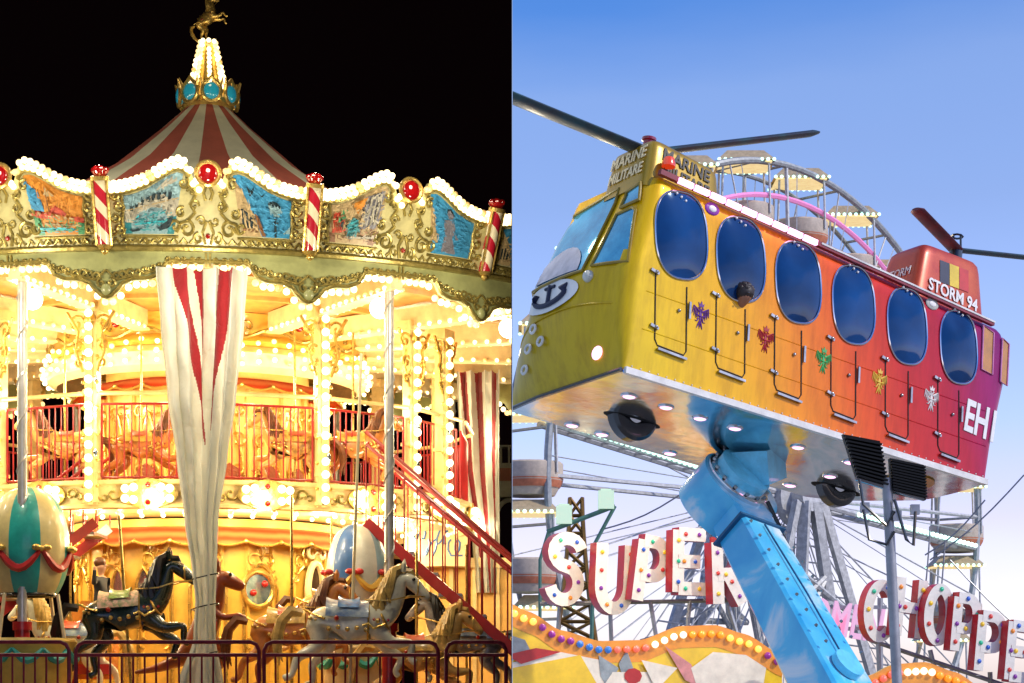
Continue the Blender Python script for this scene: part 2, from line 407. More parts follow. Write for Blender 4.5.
# upper core
mb = MB(); mb.lathe([(1.15, 2.98), (1.15, 4.95)], 48)
for k in range(16): mb.tube([P(1.17, STEP*k, 3.0), P(1.17, STEP*k, 4.2)], .035, 6)
mb.build('upper_core', mat('primrose_panel', (.84, .58, .16), .4, coat=.3, noise=.1, nscale=4), car)
mb = MB()
for k in range(16):
    th = STEP*(k+.5)
    for s in (-1, 1):
        for z, rr in ((3.95, .08), (3.62, .1), (3.3, .07)): mb.tube(onr(1.2, th, spiral(s*.1, z, rr, math.pi/2+s*.6, .9, -s)), .014, 5)
    arch_relief(mb, th, 1.19, 3.2, .34, .75)
mb.build('upper_relief', GOLD, car)
for a in (-34, -11, 11, 34, 56):
    th = R(a); mb = MB(); ol = [(-.14, 3.02), (-.14, 3.22), (-.1, 3.32), (0, 3.38), (.1, 3.32), (.14, 3.22), (.14, 3.02)]
    mb.prism(ol, lambda u, z: P(1.18, th+u/1.2, z), lambda u, z: P(1.22, th+u/1.2, z)); mb.build('seat_back', mat('carved_brown', (.25, .07, .03), .4, bump=.6), car)
# inner cornice + bulb rows + upper awning
mb = MB(); mb.lathe([(1.75, 4.93), (1.72, 4.7), (1.78, 4.66), (1.80, 4.62), (1.70, 4.58)], 64); mb.build('inner_cornice', YELL, car)
mb = MB()
mb.lathe([(1.72, 4.58), (1.82, 4.5), (1.80, 4.36), (1.70, 4.30)], 64); mb.build('lamp_cornice', IVORY, car)
for z, r in ((4.60, 1.83), (4.50, 1.86), (4.40, 1.85)):
    n = 64
    for i in range(n):
        th = 2*math.pi*i/n; BULBPOS.append((P(r, th, z+.03*math.cos(8*th*2)), .036))
mb = MB()
for k in range(16):
    th = STEP*(k+.5)
    mb.sphere(P(1.76, th, 4.82), .045, 8, 6)
mb.build('cornice_gems', REDGLASS, car)
mb = MB()
for k in range(16):
    th = STEP*(k+.5)
    for s in (-1, 1):
        mb.tube(onr(1.76, th, spiral(s*.08, 4.78, .07, math.pi/2+s, .9, -s)), .012, 5)
        mb.tube(onr(1.80, th, [(s*.34*t, 4.66+.10*math.sin(math.pi*t*.5)**2) for t in [i/6 for i in range(7)]]), .018, 5)
mb.build('cornice_scrolls', DGOLD, car)
awning('upper_awning', 1.3, 1.5, 4.30, 4.20, 26, car, [AWN, GOLD])
# ceiling + beams
mb = MB(); mb.lathe([(1.6, 4.93), (2.4, 4.97), (2.42, 4.93), (2.5, 4.93), (2.52, 4.97), (3.5, 4.99), (3.52, 4.95), (3.6, 4.95), (3.62, 4.99), (4.66, 5.0)], 96); mb.build('ceiling', WOOD, car)
mb = MB(); mb.bar(P(1.8, 0, 4.84), P(4.66, 0, 4.84), .12, .2); mb.bar(P(1.8, 0, 4.73), P(4.66, 0, 4.73), .17, .025); beam = mb.mesh('beam', IVORY)
for k in range(16):
    link('beam', beam, car, rz=STEP*k)
    for i in range(20):
        for s in (-1, 1): BULBPOS.append((P(1.95+i*.138, STEP*k, 4.74)+Matrix.Rotation(STEP*k, 3, 'Z') @ Vector((s*.085, 0, 0)), .032))
# lower underside lights
mb = MB(); mb.lathe([(1.5, 2.76), (2.98, 2.80), (2.98, 2.76)], 64); mb.build('lower_ceiling', CREAM, car)
for r, n in ((2.85, 80), (2.4, 64), (1.95, 52)):
    for i in range(n): BULBPOS.append((P(r, 2*math.pi*i/n, 2.74), .036))
# globe lamps
mb = MB(); mb.sphere((0, 0, 0), .10, 16, 12); glb = mb.mesh('globe_lamp', GLOBE)
mb = MB(); mb.tube([(0, 0, .08), (0, 0, .36)], .015, 6); stem = mb.mesh('stem', GOLD)
GL = []
for k in range(-4, 5):
    if k == 0: continue
    o = link('globe_lamp', glb, car); o.location = P(4.3, STEP*k, 4.6); link('stem', stem, o); GL.append(P(4.3, STEP*k, 4.42))
# outer poles
mb = MB(); pts = []
mb.tube([P(4.5, 0, 1.5), P(4.5, 0, 4.95)], .046, 10)
for i in range(60): pts.append(P(4.5, 0, 1.5+i*.058)+Vector((.048*math.cos(i*.9), .048*math.sin(i*.9), 0)))
mb.tube(pts, .010, 4); pole = mb.mesh('support_pole', mat('brushed_pole', (.62, .60, .56), .3, .4, noise=.1))
mb = MB(); mb.tube([P(4.5, 0, .35), P(4.5, 0, 1.46)], .07, 10); mb.tube([P(4.5, 0, 1.46), P(4.5, 0, 1.54)], [.09, .09], 10); slv = mb.mesh('pole_sleeve', RED)
for k in range(16):
    o = link('support_pole', pole, car, rz=STEP*k); link('pole_sleeve', slv, o)
# ------------- rounding boards
FL = .30
RB = 4.74
def RBp(a, z, dr=0): return P(RB+FL*(z-4.98)+dr, R(a), z)
TOP = [(0, 5.56), (.9, 5.52), (1.5, 5.56), (2.2, 5.70), (3.0, 5.735), (4.0, 5.71), (5.2, 5.65), (6.5, 5.585), (8, 5.54), (9.5, 5.515), (11.25, 5.51)]
def ztop(a):
    a = abs(a)
    for (a0, z0), (a1, z1) in zip(TOP, TOP[1:]):
        if a <= a1: t = (a-a0)/(a1-a0); return z0+(z1-z0)*t
    return 5.51
N = 60; A = [-11.25+22.5*i/N for i in range(N+1)]
mb = MB(); nz = 4
def bfn(dr): return lambda u, v: RBp(-11.25+22.5*u, 4.98+(ztop(-11.25+22.5*u)-4.98)*v, dr)
mb.grid(N, nz, bfn(0)); mb.grid(N, nz, bfn(-.05)); mb.grid(N, 1, lambda u, v: RBp(-11.25+22.5*u, ztop(-11.25+22.5*u), -.05*v))
board = mb.mesh('rounding_board', OLIVE)
# gold scrollwork
mb = MB()
def sc(pts, rr=.016, dr=.012): mb.tube([RBp(a, z, dr) for a, z in pts], rr, 6)
def spA(ca, cz, r0, a0, turns, sgn, n=16):   # spiral with angle axis in degrees
    k = 180/math.pi/5.05
    return [(ca+u*k, cz+z) for u, z in spiral(0, 0, r0, a0, turns, sgn, n)]
for s in (-1, 1):
    sc([(s*a, ztop(a)-.085) for a in [2.0+i*.45 for i in range(19)]], .018)
    sc([(s*a, 5.06) for a in [3.2+i*.7 for i in range(10)]], .013)
    pts = [(s*2.0, 5.48), (s*1.3, 5.42), (s*1.9, 5.34), (s*1.4, 5.27), (s*2.2, 5.2), (s*3.0, 5.18), (s*3.4, 5.1)]
    sc(pts, .016)
    sc(spA(s*2.3, 5.13, .075, math.pi/2, 1.1, s), .017); sc(spA(s*3.5, 5.15, .06, math.pi, 1.1, s), .015)
    sc(spA(s*1.5, 5.33, .05, 0, 1.0, -s), .014); sc(spA(s*1.7, 5.45, .045, math.pi, 1.0, s), .013)
    sc(spA(s*1.05, 5.05, .05, math.pi/2, 1.0, -s), .014)
    for i in range(4):
        sc(spA(s*(9.55+.35*(i % 2)), 5.13+i*.095, .05, (i % 2)*math.pi, 1.0, 1 if i % 2 else -1), .014)
    sc([(s*9.1, 5.08), (s*9.3, 5.2), (s*9.0, 5.3), (s*9.3, 5.42)], .012)
    for i in range(5): sc(spA(s*(4.6+i*1.05), 5.03, .033, 0, .9, 1 if i % 2 else -1), .011)
    sc([(s*.15, 5.5), (s*.5, 5.44), (s*.25, 5.38)], .014)
    sc(spA(s*10.35, 5.10, .035, 0, 1, s), .012); sc(spA(s*10.3, 5.42, .04, 2, 1, -s), .012); sc(spA(s*2.9, 5.27, .05, 1, 1.1, -s), .014); sc(spA(s*.75, 5.2, .045, 3, 1, s), .012)
    sc(spA(s*2.6, 5.52, .05, 1, 1.1, s), .014); sc([(s*.3, 5.0), (s*.6, 5.1), (s*.15, 5.2)], .016)
    for i in range(9): sc([(s*(1.2+i*1.05), 5.0), (s*(1.6+i*1.05), 5.045), (s*(2.0+i*1.05), 5.005)], .014)
scroll = mb.mesh('gold_scrollwork', DGOLD)
mb = MB(); mb.sphere(RBp(0, 5.07, .02), .024, 8, 6); small_gem = mb.mesh('small_gem', REDGLASS)
mb = MB(); mb.sphere(RBp(0, 5.61, .03), .092, 14, 8, (1, .5, 1)); jewel = mb.mesh('red_jewel', REDGLASS)
mb = MB(); mb.tube([RBp(0, 5.61, .02)+Vector((.108*math.cos(i*math.pi/10), 0, .108*math.sin(i*math.pi/10))) for i in range(20)], .02, 6, closed=True); jring = mb.mesh('jewel_ring', GOLD)
mb = MB()
for a in [x*.62 for x in range(-18, 19)]:
    if abs(a) < 1.15: continue
    mb.mi = bpick(); mb.sphere(RBp(a, ztop(a)-.0, .02), .031, 8, 6)
    mb.mi = bpick(); mb.sphere(RBp(a+.3, ztop(a+.3)-.058, .03), .029, 8, 6)
tops = mb.mesh('top_light_row', BR)
# paintings
def col(n, c):
    m = mat('paint_'+n, c, .35, coat=.3, noise=.14, nscale=45); m['c'] = c; return m
PB = dict(sky=col('sky', (.05, .28, .52)), pale=col('pale', (.24, .40, .46)), water=col('water', (.03, .22, .26)), stone=col('stone', (.42, .40, .32)), dark=col('dark', (.02, .04, .05)),
          orange=col('orange', (.60, .24, .03)), red=col('red', (.5, .06, .03)), greenp=col('green', (.05, .28, .12)), brown=col('brown', (.22, .10, .04)), buff=col('buff', (.46, .34, .17)), cyan=col('cyan', (.02, .40, .50)), grey=col('grey', (.20, .20, .24)))
PK = list(PB)
PBL = {k: mat('paint_light_'+k, tuple(min(.85, x*1.22+.015) for x in PB[k]['c']), .35, coat=.3, noise=.1, nscale=40) for k in PK}; PBD = {k: mat('paint_deep_'+k, tuple(x*.72 for x in PB[k]['c']), .35, coat=.3, noise=.1, nscale=40) for k in PK}
def frame_pt(s, u, v):     # u 0..1 from jewel to column, v 0..1 bottom to top
    aL = 3.7-1.1*v; a = aL+(9.0-aL)*u
    z = 5.085+(ztop(a)-.115-5.085)*v
    return s*a, z
def inside(x, y, pts):
    c = False; n = len(pts)
    for i in range(n):
        (x0, y0), (x1, y1) = pts[i-1], pts[i]
        if (y0 > y) != (y1 > y) and x < (x1-x0)*(y-y0)/(y1-y0)+x0: c = not c
    return c
def painting(kind, s):
    mb = MB(); lay = [0]; polys = []; prnd = random.Random(len(kind)*7+s)
    def q(pts, c):
        lay[0] += 1; polys.append((pts, c)); mb.mi = PK.index(c); d = .004+.0025*lay[0]
        mb.add([RBp(*frame_pt(s, u, v), d) for u, v in pts], [tuple(range(len(pts)))])
    def bgd(c):
        polys.append(([(0, 0), (1, 0), (1, 1), (0, 1)], c)); mb.mi = PK.index(c); mb.grid(10, 4, lambda u, v: RBp(*frame_pt(s, u, v), .004))
    def rect(u0, v0, u1, v1, c): q([(u0, v0), (u1, v0), (u1, v1), (u0, v1)], c)
    X = (lambda u: u) if s > 0 else (lambda u: 1-u)   # picture x left->right
    def RQ(x0, v0, x1, v1, c): rect(X(x0), v0, X(x1), v1, c)
    def QQ(pts, c): q([(X(a), b) for a, b in pts], c)
    if kind == 'bridge':
        bgd('pale'); RQ(0, 0, 1, .42, 'water')
        QQ([(.0, .30), (.0, .55), (.45, .8), (.55, .8), (1, .55), (1, .3), (.85, .28), (.7, .48), (.5, .56), (.3, .48), (.15, .28)], 'stone')
        for i in range(8): RQ(.1+i*.1, .58+.12*(1-abs(i-3.5)/3.5), .16+i*.1, .7+.12*(1-abs(i-3.5)/3.5), 'dark')
        QQ([(.1, .08), (.35, .12), (.3, .06), (.15, .03)], 'dark'); QQ([(.65, .1), (.95, .3), (.9, .1), (.75, .06)], 'dark'); RQ(.2, .2, .8, .23, 'cyan')
        for i in range(7): RQ(.05+.13*i, .33+.03*(i % 2), .13+.13*i, .345+.03*(i % 2), 'cyan')
        RQ(0, .555, 1, .575, 'buff'); QQ([(.55, .82), (.75, .93), (.95, .85), (.8, .80)], 'stone')
    elif kind == 'lamp':
        bgd('sky'); QQ([(0, 0), (.42, 0), (.3, .4), (.12, .75), (0, .95)], 'buff')
        for i in range(3): RQ(.05+.08*i, .15, .09+.08*i, .45-.05*i, 'dark')
        RQ(.68, 0, .72, .5, 'dark'); QQ([(.62, .5), (.78, .5), (.82, .72), (.58, .72)], 'pale'); QQ([(.56, .72), (.84, .72), (.75, .84), (.65, .84)], 'dark'); RQ(.64, .3, .76, .36, 'dark')
        QQ([(.2, .85), (.27, .8), (.34, .9), (.3, .72), (.24, .7)], 'dark'); QQ([(.4, .85), (.46, .82), (.52, .88), (.47, .78)], 'dark'); QQ([(.42, 0), (.5, 0), (.36, .42), (.3, .4)], 'brown'); QQ([(.85, .1), (.99, .1), (.99, .3)], 'pale')
        for i in range(4): RQ(.06+.08*i, .08, .09+.08*i, .12, 'brown')
    elif kind == 'palace':
        bgd('orange'); RQ(0, 0, 1, .3, 'greenp'); RQ(0, .3, 1, .42, 'red'); QQ([(.3, .42), (.5, .62), (.75, .42)], 'red')
        QQ([(0, .42), (0, .9), (.2, .75), (.25, .42)], 'sky'); RQ(.1, .08, .8, .13, 'cyan'); RQ(.2, .18, .95, .22, 'buff'); QQ([(.55, .3), (.7, .5), (.85, .3)], 'orange'); RQ(.34, .44, .36, .9, 'brown'); QQ([(.36, .88), (.52, .8), (.36, .72)], 'buff')
        for i in range(6): RQ(.08+.15*i, .03, .17+.15*i, .05, 'cyan'); RQ(.12+.13*i, .33, .17+.13*i, .39, 'buff')
    elif kind == 'statue':
        bgd('sky'); QQ([(0, .95), (0, .2), (.18, .2)], 'buff'); QQ([(.25, .04), (.62, .04), (.52, .45), (.35, .45)], 'grey'); QQ([(.32, .45), (.55, .45), (.58, .65), (.45, .74), (.3, .65)], 'grey')
        QQ([(.38, .74), (.5, .74), (.5, .88), (.38, .88)], 'grey'); QQ([(.34, .86), (.54, .86), (.44, .94)], 'dark'); QQ([(.55, .55), (.68, .4), (.6, .36)], 'grey')
    else:
        bgd('buff'); RQ(0, 0, 1, .25, 'brown'); RQ(.05, .25, .25, .75, 'red'); RQ(.6, .3, .95, .92, 'grey')
        for i in range(4): RQ(.63+.08*i, .35, .67+.08*i, .88, 'stone')
        QQ([(.45+.13*math.cos(i*math.pi/8), .32+.24*math.sin(i*math.pi/8)) for i in range(16)], 'water')
        for i in range(3): QQ([(.36, .22+.1*i), (.54, .28+.1*i), (.54, .31+.1*i), (.36, .26+.1*i)], 'cyan')
        QQ([(.12, .5), (.2, .85), (.3, .55)], 'greenp'); QQ([(.36, .9), (.5, .62), (.64, .9)], 'orange'); RQ(.3, .1, .95, .14, 'stone')
        for i in range(5): RQ(.08+.035*i, .3, .095+.035*i, .7, 'brown'); RQ(.19, .3, .22, .55, 'dark')
    for i in range(170):
        u, v = prnd.random()*.96+.02, prnd.random()*.94+.03
        c = [cc for pp, cc in polys if inside(u, v, pp)][-1]
        mb.mi = len(PK)*prnd.choice((1, 1, 2))+PK.index(c); an = prnd.uniform(-.5, .5)+(.0 if c in ('water', 'cyan', 'sky') else prnd.choice((0, 1.5))); L_, w_ = prnd.uniform(.02, .06), prnd.uniform(.006, .016); d = .004+.0025*(lay[0]+1)+.0004*(i % 9)
        du, dv = math.cos(an)*L_, math.sin(an)*L_*1.6; eu, ev = -math.sin(an)*w_, math.cos(an)*w_*1.6
        q4 = [(u-du-eu, v-dv-ev), (u+du-eu*.3, v+dv-ev*.3), (u+du+eu*.3, v+dv+ev*.3), (u-du+eu, v-dv+ev)]
        if all(.0 <= x <= 1 and 0 <= y <= 1 for x, y in q4): mb.add([RBp(*frame_pt(s, x, y), d) for x, y in q4], [(0, 1, 2, 3)])
    return mb.mesh('painted_picture', [PB[c] for c in PK]+[PBL[c] for c in PK]+[PBD[c] for c in PK], smooth=False)
kinds = {0: ('bridge', 'lamp'), 1: ('market', 'statue'), -1: ('lamp', 'palace'), 2: ('lamp', 'bridge'), -2: ('statue', 'market')}
PCACHE = {}
for k in range(16):
    kk = k if k <= 8 else k-16
    o = link('rounding_board', board, car, rz=STEP*k); link('gold_scrollwork', scroll, o); link('red_jewel', jewel, o); link('small_gem', small_gem, o); link('jewel_ring', jring, o); tag(link('top_light_row', tops, o), kind='stuff')
    for s, kd in zip((-1, 1), kinds.get(kk, ('bridge', 'statue'))):
        if (kd, s) not in PCACHE: PCACHE[(kd, s)] = painting(kd, s)
        link('painted_picture', PCACHE[(kd, s)], o)
# striped columns
SPIR = bpy.data.materials.new('candy_stripe'); SPIR.use_nodes = True
def spir_nodes():
    t = SPIR.node_tree; b = t.nodes['Principled BSDF']; c = t.nodes.new('ShaderNodeTexCoord'); s = t.nodes.new('ShaderNodeSeparateXYZ'); t.links.new(c.outputs['Object'], s.inputs[0])
    m1 = t.nodes.new('ShaderNodeMath'); m1.operation = 'MULTIPLY_ADD'; m1.inputs[1].default_value = 1.1; t.links.new(s.outputs['X'], m1.inputs[0]); t.links.new(s.outputs['Z'], m1.inputs[2])
    m2 = t.nodes.new('ShaderNodeMath'); m2.operation = 'MULTIPLY'; m2.inputs[1].default_value = 4.3; t.links.new(m1.outputs[0], m2.inputs[0])
    m3 = t.nodes.new('ShaderNodeMath'); m3.operation = 'FRACT'; t.links.new(m2.outputs[0], m3.inputs[0])
    r = t.nodes.new('ShaderNodeValToRGB'); r.color_ramp.interpolation = 'CONSTANT'; r.color_ramp.elements[0].color = (.42, .012, .03, 1); r.color_ramp.elements[1].color = (.74, .68, .48, 1); r.color_ramp.elements[1].position = .52
    t.links.new(m3.outputs[0], r.inputs[0]); t.links.new(r.outputs[0], b.inputs['Base Color']); b.inputs['Roughness'].default_value = .2; b.inputs['Coat Weight'].default_value = .5
spir_nodes()
mb = MB(); a, b_ = P(RB+.06, 0, 4.97), P(RB+.24, 0, 5.53); mb.tube([a, b_], .062, 14); colm = mb.mesh('striped_column', SPIR)
mb = MB()
for s in (-1, 1): mb.tube([a+Vector((s*.068, -.03, 0)), b_+Vector((s*.068, -.03, 0))], .013, 6)
mb.tube([b_, b_+Vector((0, -.01, .035))], [.085, .085], 12); mb.tube([a-Vector((0, 0, .03)), a], [.05, .075], 12); mb.sphere(a-Vector((0, 0, .045)), .035, 8, 6); cgold = mb.mesh('column_trim', GOLD)
mb = MB(); mb.tube([b_+Vector((0, 0, .03)), b_+Vector((0, 0, .07)), b_+Vector((0, 0, .12)), b_+Vector((0, 0, .135))], [.05, .075, .04, .01], 10)
for i in range(6): mb.sphere(b_+Vector((.055*math.cos(i*math.pi/3), .055*math.sin(i*math.pi/3), .09)), .03, 6, 5)
cfin = mb.mesh('column_finial', REDGLASS)
for k in range(16):
    o = link('striped_column', colm, car, rz=STEP*(k+.5)); link('column_trim', cgold, o); link('column_finial', cfin, o)
mb = MB(); mb.lathe([(RB, 4.93), (RB+.05, 4.935), (RB+.06, 4.96), (RB+.03, 4.985), (RB-.02, 4.99)], 128); mb.build('cornice_moulding', DGOLD, car)
# valance: centred on the jewel angle, pendants at the column angles
VB = [(0, 4.83), (4.2, 4.83), (4.7, 4.80), (5.3, 4.71), (6.5, 4.67), (8.2, 4.665), (9.3, 4.63), (10.0, 4.56), (10.7, 4.51), (11.25, 4.495)]
def zbot(a):
    a = abs(a)
    for (a0, z0), (a1, z1) in zip(VB, VB[1:]):
        if a <= a1: t = (a-a0)/(a1-a0); t = t*t*(3-2*t) if a > 9 else t; return z0+(z1-z0)*t
    return 4.495
def VP(a, z, dr=0): return P(RB+dr+.02*(z-4.7), R(a), z)
mb = MB()
for dr in (0, -.04): mb.grid(72, 3, lambda u, v, dr=dr: VP(-11.25+22.5*u, 4.94+(zbot(-11.25+22.5*u)-4.94)*v, dr))
mb.grid(72, 1, lambda u, v: VP(-11.25+22.5*u, zbot(-11.25+22.5*u), -.04*v))
val = mb.mesh('valance', GREEN)
mb = MB()
def sv(pts, rr=.013, dr=.012): mb.tube([VP(a, z, dr) for a, z in pts], rr, 5)
sv([(a, zbot(a)+.018) for a in [-11.25+22.5*i/72 for i in range(73)]], .016)
for s in (-1, 1):
    sv([(s*.22, 4.80), (s*.22, 4.92)], .012)
    for i in range(5): sv(spA(s*(.9+i*.85), 4.855, .042, i % 2*math.pi, 1.05, 1 if i % 2 else -1, 12), .011)
    for i in range(4): sv(spA(s*(5.2+i*.85), 4.80-.02*i+.0, .045, i % 2*math.pi, 1.05, 1 if i % 2 else -1, 12), .012)
    for i in range(3): sv(spA(s*(8.6+i*.75), 4.73-.015*i, .045, i % 2*math.pi, 1.05, -1 if i % 2 else 1, 12), .012)
    sv(spA(s*10.7, 4.64, .05, math.pi/2, 1.1, s, 12), .013)
    sv([(s*4.2, 4.84), (s*6, 4.76), (s*8, 4.71), (s*10, 4.67), (s*11.2, 4.76)], .012)
vs_m = mb.mesh('valance_scrolls', DGOLD)
mb = MB(); 
for a in [x*.9 for x in range(-12, 13)]:
    mb.mi = bpick(); mb.sphere(VP(a, zbot(a)-.02, -.10), .034, 8, 6)
vb_m = mb.mesh('valance_lights', BR)
mb = MB(); mb.sphere(VP(11.25, 4.58, .02), .05, 10, 7, (1, .6, 1.1)); vg = mb.mesh('pendant_boss', GREEN)
for k in range(16):
    o = link('valance', val, car, rz=STEP*k); link('valance_scrolls', vs_m, o); tag(link('valance_lights', vb_m, o), kind='stuff'); link('pendant_boss', vg, o)
# roof
mb = MB(); n = 24; prof = [(.20, 7.60), (.55, 7.27), (1.12, 6.78), (2.2, 6.08), (3.5, 5.7), (4.66, 5.42)]
for k in range(n):
    mb.mi = k % 2
    def rf(u, v, k=k):
        i = min(int(v*5), 4); t = v*5-i; r = prof[i][0]+(prof[i+1][0]-prof[i][0])*t; z = prof[i][1]+(prof[i+1][1]-prof[i][1])*t
        return P(r, (k+u-.5)*2*math.pi/n+.06, z-.012*r*math.sin(math.pi*u))
    mb.grid(5, 15, rf)
mb.build('roof', [mat('canvas_red', (.33, .07, .045), .8, noise=.15, nscale=2, bump=.2), mat('canvas_green_grey', (.52, .51, .38), .8, noise=.12, nscale=2, bump=.2)], car)
# crown and finial
fin = MB(); fin.lathe([(.26, 7.54), (.30, 7.58), (.28, 7.64), (.2, 7.68), (.17, 7.74), (.07, 8.32), (.03, 8.36)], 20); fino = fin.build('roof_crown', GOLD, car)
mb = MB(); mbb = MB()
for k in range(8):
    th = k*math.pi/4+.12; c = P(.33, th, 7.68); M = Matrix.Rotation(th, 3, 'Z')
    mb.tube([c+M @ Vector((.11*math.cos(i*math.pi/8), 0, .12*math.sin(i*math.pi/8)*(1.35 if i == 4 else 1))) for i in range(16)], .022, 6, closed=True)
    for s in (-1, 1): mb.tube([c+M @ Vector((s*.10, 0, .06)), c+M @ Vector((s*.13, -.03, .16))], [.02, .006], 5)
    mbb.sphere(c, .088, 12, 8, (1, .45, 1.1), M)
mb.build('medallion_rings', GOLD, fino); mbb.build('blue_glass', mat('blue_glass', (.02, .35, .5), .08, coat=1, emit=(.03, .45, .7), es=.12), fino)
mb = MB()
for k in range(8):
    for i in range(11):
        t = i/10; mb.mi = bpick(); mb.sphere(P(.21-.12*t, k*math.pi/4+.1, 7.78+.54*t), .027, 8, 6)
tag(mb.build('spire_lights', BR, fino), kind='stuff')
# loose bulbs as one part
mb = MB()
for p_, r_ in BULBPOS:
    mb.mi = bpick(); mb.sphere(p_, r_*brnd.uniform(.68, .82), 8, 6)
tag(mb.build('string_lights', BR, car), kind='stuff')
# point lights for its globes and bulbs, some added as fill
def lamp(p, e, c=(1, .78, .44), r=.12):
    l = bpy.data.lights.new('lamp_or_fill_light', 'POINT'); l.energy = e; l.color = c; l.shadow_soft_size = r
    o = bpy.data.objects.new('lamp_or_fill_light', l); scene.collection.objects.link(o); o.parent = car; o.location = p; SIDE[o.name] = 'set'
for p_ in GL: lamp(p_, 28)
for k in range(-4, 5): lamp(P(2.2, STEP*(k+.5), 2.6), 27)
for k in range(-4, 5): lamp(P(2.35, STEP*(k+.5), 4.1), 29)
for k in range(-4, 5): lamp(P(3.25, STEP*k, 3.7), 15)
for k in range(-4, 5): lamp(P(3.35, STEP*(k+.5), 2.84), 22)
# point lights for the board-top and valance light rows, moved outward to brighten the front
for k in range(-8, 9): lamp(P(RB+.62, STEP*k/2, 5.78), 10.0, (1, .88, .66), .10)
for k in range(-4, 5): lamp(P(RB+1.0, STEP*k, 4.5), 62, (1, .86, .62), .15)
for k in range(-3, 4): lamp(P(2.6, STEP*k*1.2, 6.75), 17, (1, .88, .66), .10)  # added fill above the roof to brighten its canvas, not a real lamp
lamp(P(.7, 0, 8.1), 3)
lamp(P(3.6, STEP*4.4, 3.9), 30); lamp(P(4.2, STEP*4, 2.4), 25)  # added fill for the back right curtain and side
# ------------------------------------------------------------------ HORSES
def horse_mesh(pose, mats, lv=2):
    V = [(-.30, 0, .02), (-.02, 0, -.02), (.26, 0, .02), (.40, 0, .15), (.49, 0, .34), (.55, 0, .50), (.64, 0, .47), (.78, 0, .33), (.85, 0, .26), (-.44, 0, .04)]
    Rr = [.19, .205, .205, .165, .125, .092, .095, .062, .052, .15]
    E_ = [(0, 1), (1, 2), (2, 3), (3, 4), (4, 5), (5, 6), (6, 7), (7, 8), (0, 9)]
    for s in (-1, 1):
        h = pose['hind' + ('L' if s < 0 else 'R')]; f = pose['fore' + ('L' if s < 0 else 'R')]
        b = len(V); V += [(x, s*y, z) for x, y, z in h]; Rr += [.135, .095, .052, .036, .05]; E_ += [(0, b)]+[(b+i, b+i+1) for i in range(4)]
        b = len(V); V += [(x, s*y, z) for x, y, z in f]; Rr += [.11, .07, .05, .034, .046]; E_ += [(2, b)]+[(b+i, b+i+1) for i in range(4)]
    me = skin(V, E_, Rr, lv)
    me.materials.append(mats); return me
HP = dict(hindL=[(-.36, .09, -.08), (-.30, .11, -.27), (-.55, .10, -.40), (-.60, .10, -.60), (-.70, .10, -.64)],
          hindR=[(-.34, .09, -.08), (-.20, .11, -.28), (-.40, .10, -.46), (-.38, .10, -.66), (-.47, .10, -.71)],
          foreL=[(.30, .09, -.10), (.46, .10, -.22), (.68, .10, -.20), (.66, .10, -.38), (.73, .10, -.42)],
          foreR=[(.30, .09, -.10), (.40, .10, -.28), (.58, .10, -.36), (.50, .10, -.52), (.55, .10, -.58)])
def mane_mb(rr=.045, n=10, L=.30):
    mb = MB(); rnd = random.Random(3)
    base = [(.56, .56), (.52, .50), (.47, .42), (.43, .34), (.38, .26), (.32, .2)]
    for i in range(n*2):
        t = i/(n*2-1)*4.99; j = int(t); u = t-j; x = base[j][0]+(base[j+1][0]-base[j][0])*u; z = base[j][1]+(base[j+1][1]-base[j][1])*u
        s = -1 if i % 2 else 1; l = L*(.8+.5*rnd.random())
        mb.tube([(x-.02, s*.02, z+.06), (x-.10, s*.08, z+.02), (x-.07-.08*rnd.random(), s*.145, z-l*.5), (x-.14+.08*rnd.random(), s*.15, z-l)], [rr, rr*1.2, rr*.8, .006], 6)
    mb.tube([(.57, 0, .57), (.64, 0, .57), (.70, .01, .47)], [rr, rr*.9, .008], 6)
    return mb
def tail_mb(kind=0):
    mb = MB(); rnd = random.Random(5)
    for i in range(8):
        d = rnd.uniform(-.05, .05); l = rnd.uniform(.8, 1.1)
        mb.tube([(-.52, 0, .08), (-.64, d*.5, .10), (-.74, d, -.02), (-.76-.04*rnd.random(), d*1.3, -.22*l), (-.70-.1*rnd.random(), d*1.6, -.46*l)], [.05, .065, .06, .05, .006], 6)
    return mb
def saddle_mb(x0=-.24, x1=.20, a=1.25, r=.192, zc=0):
    mb = MB()
    mb.grid(16, 8, lambda u, v: (x0+(x1-x0)*v, (r+.012+.03*abs(2*v-1)**3)*math.sin(-a+2*a*u), zc+(r+.012+.035*abs(2*v-1)**3*(1-abs(2*u-1)))*math.cos(-a+2*a*u)))
    return mb
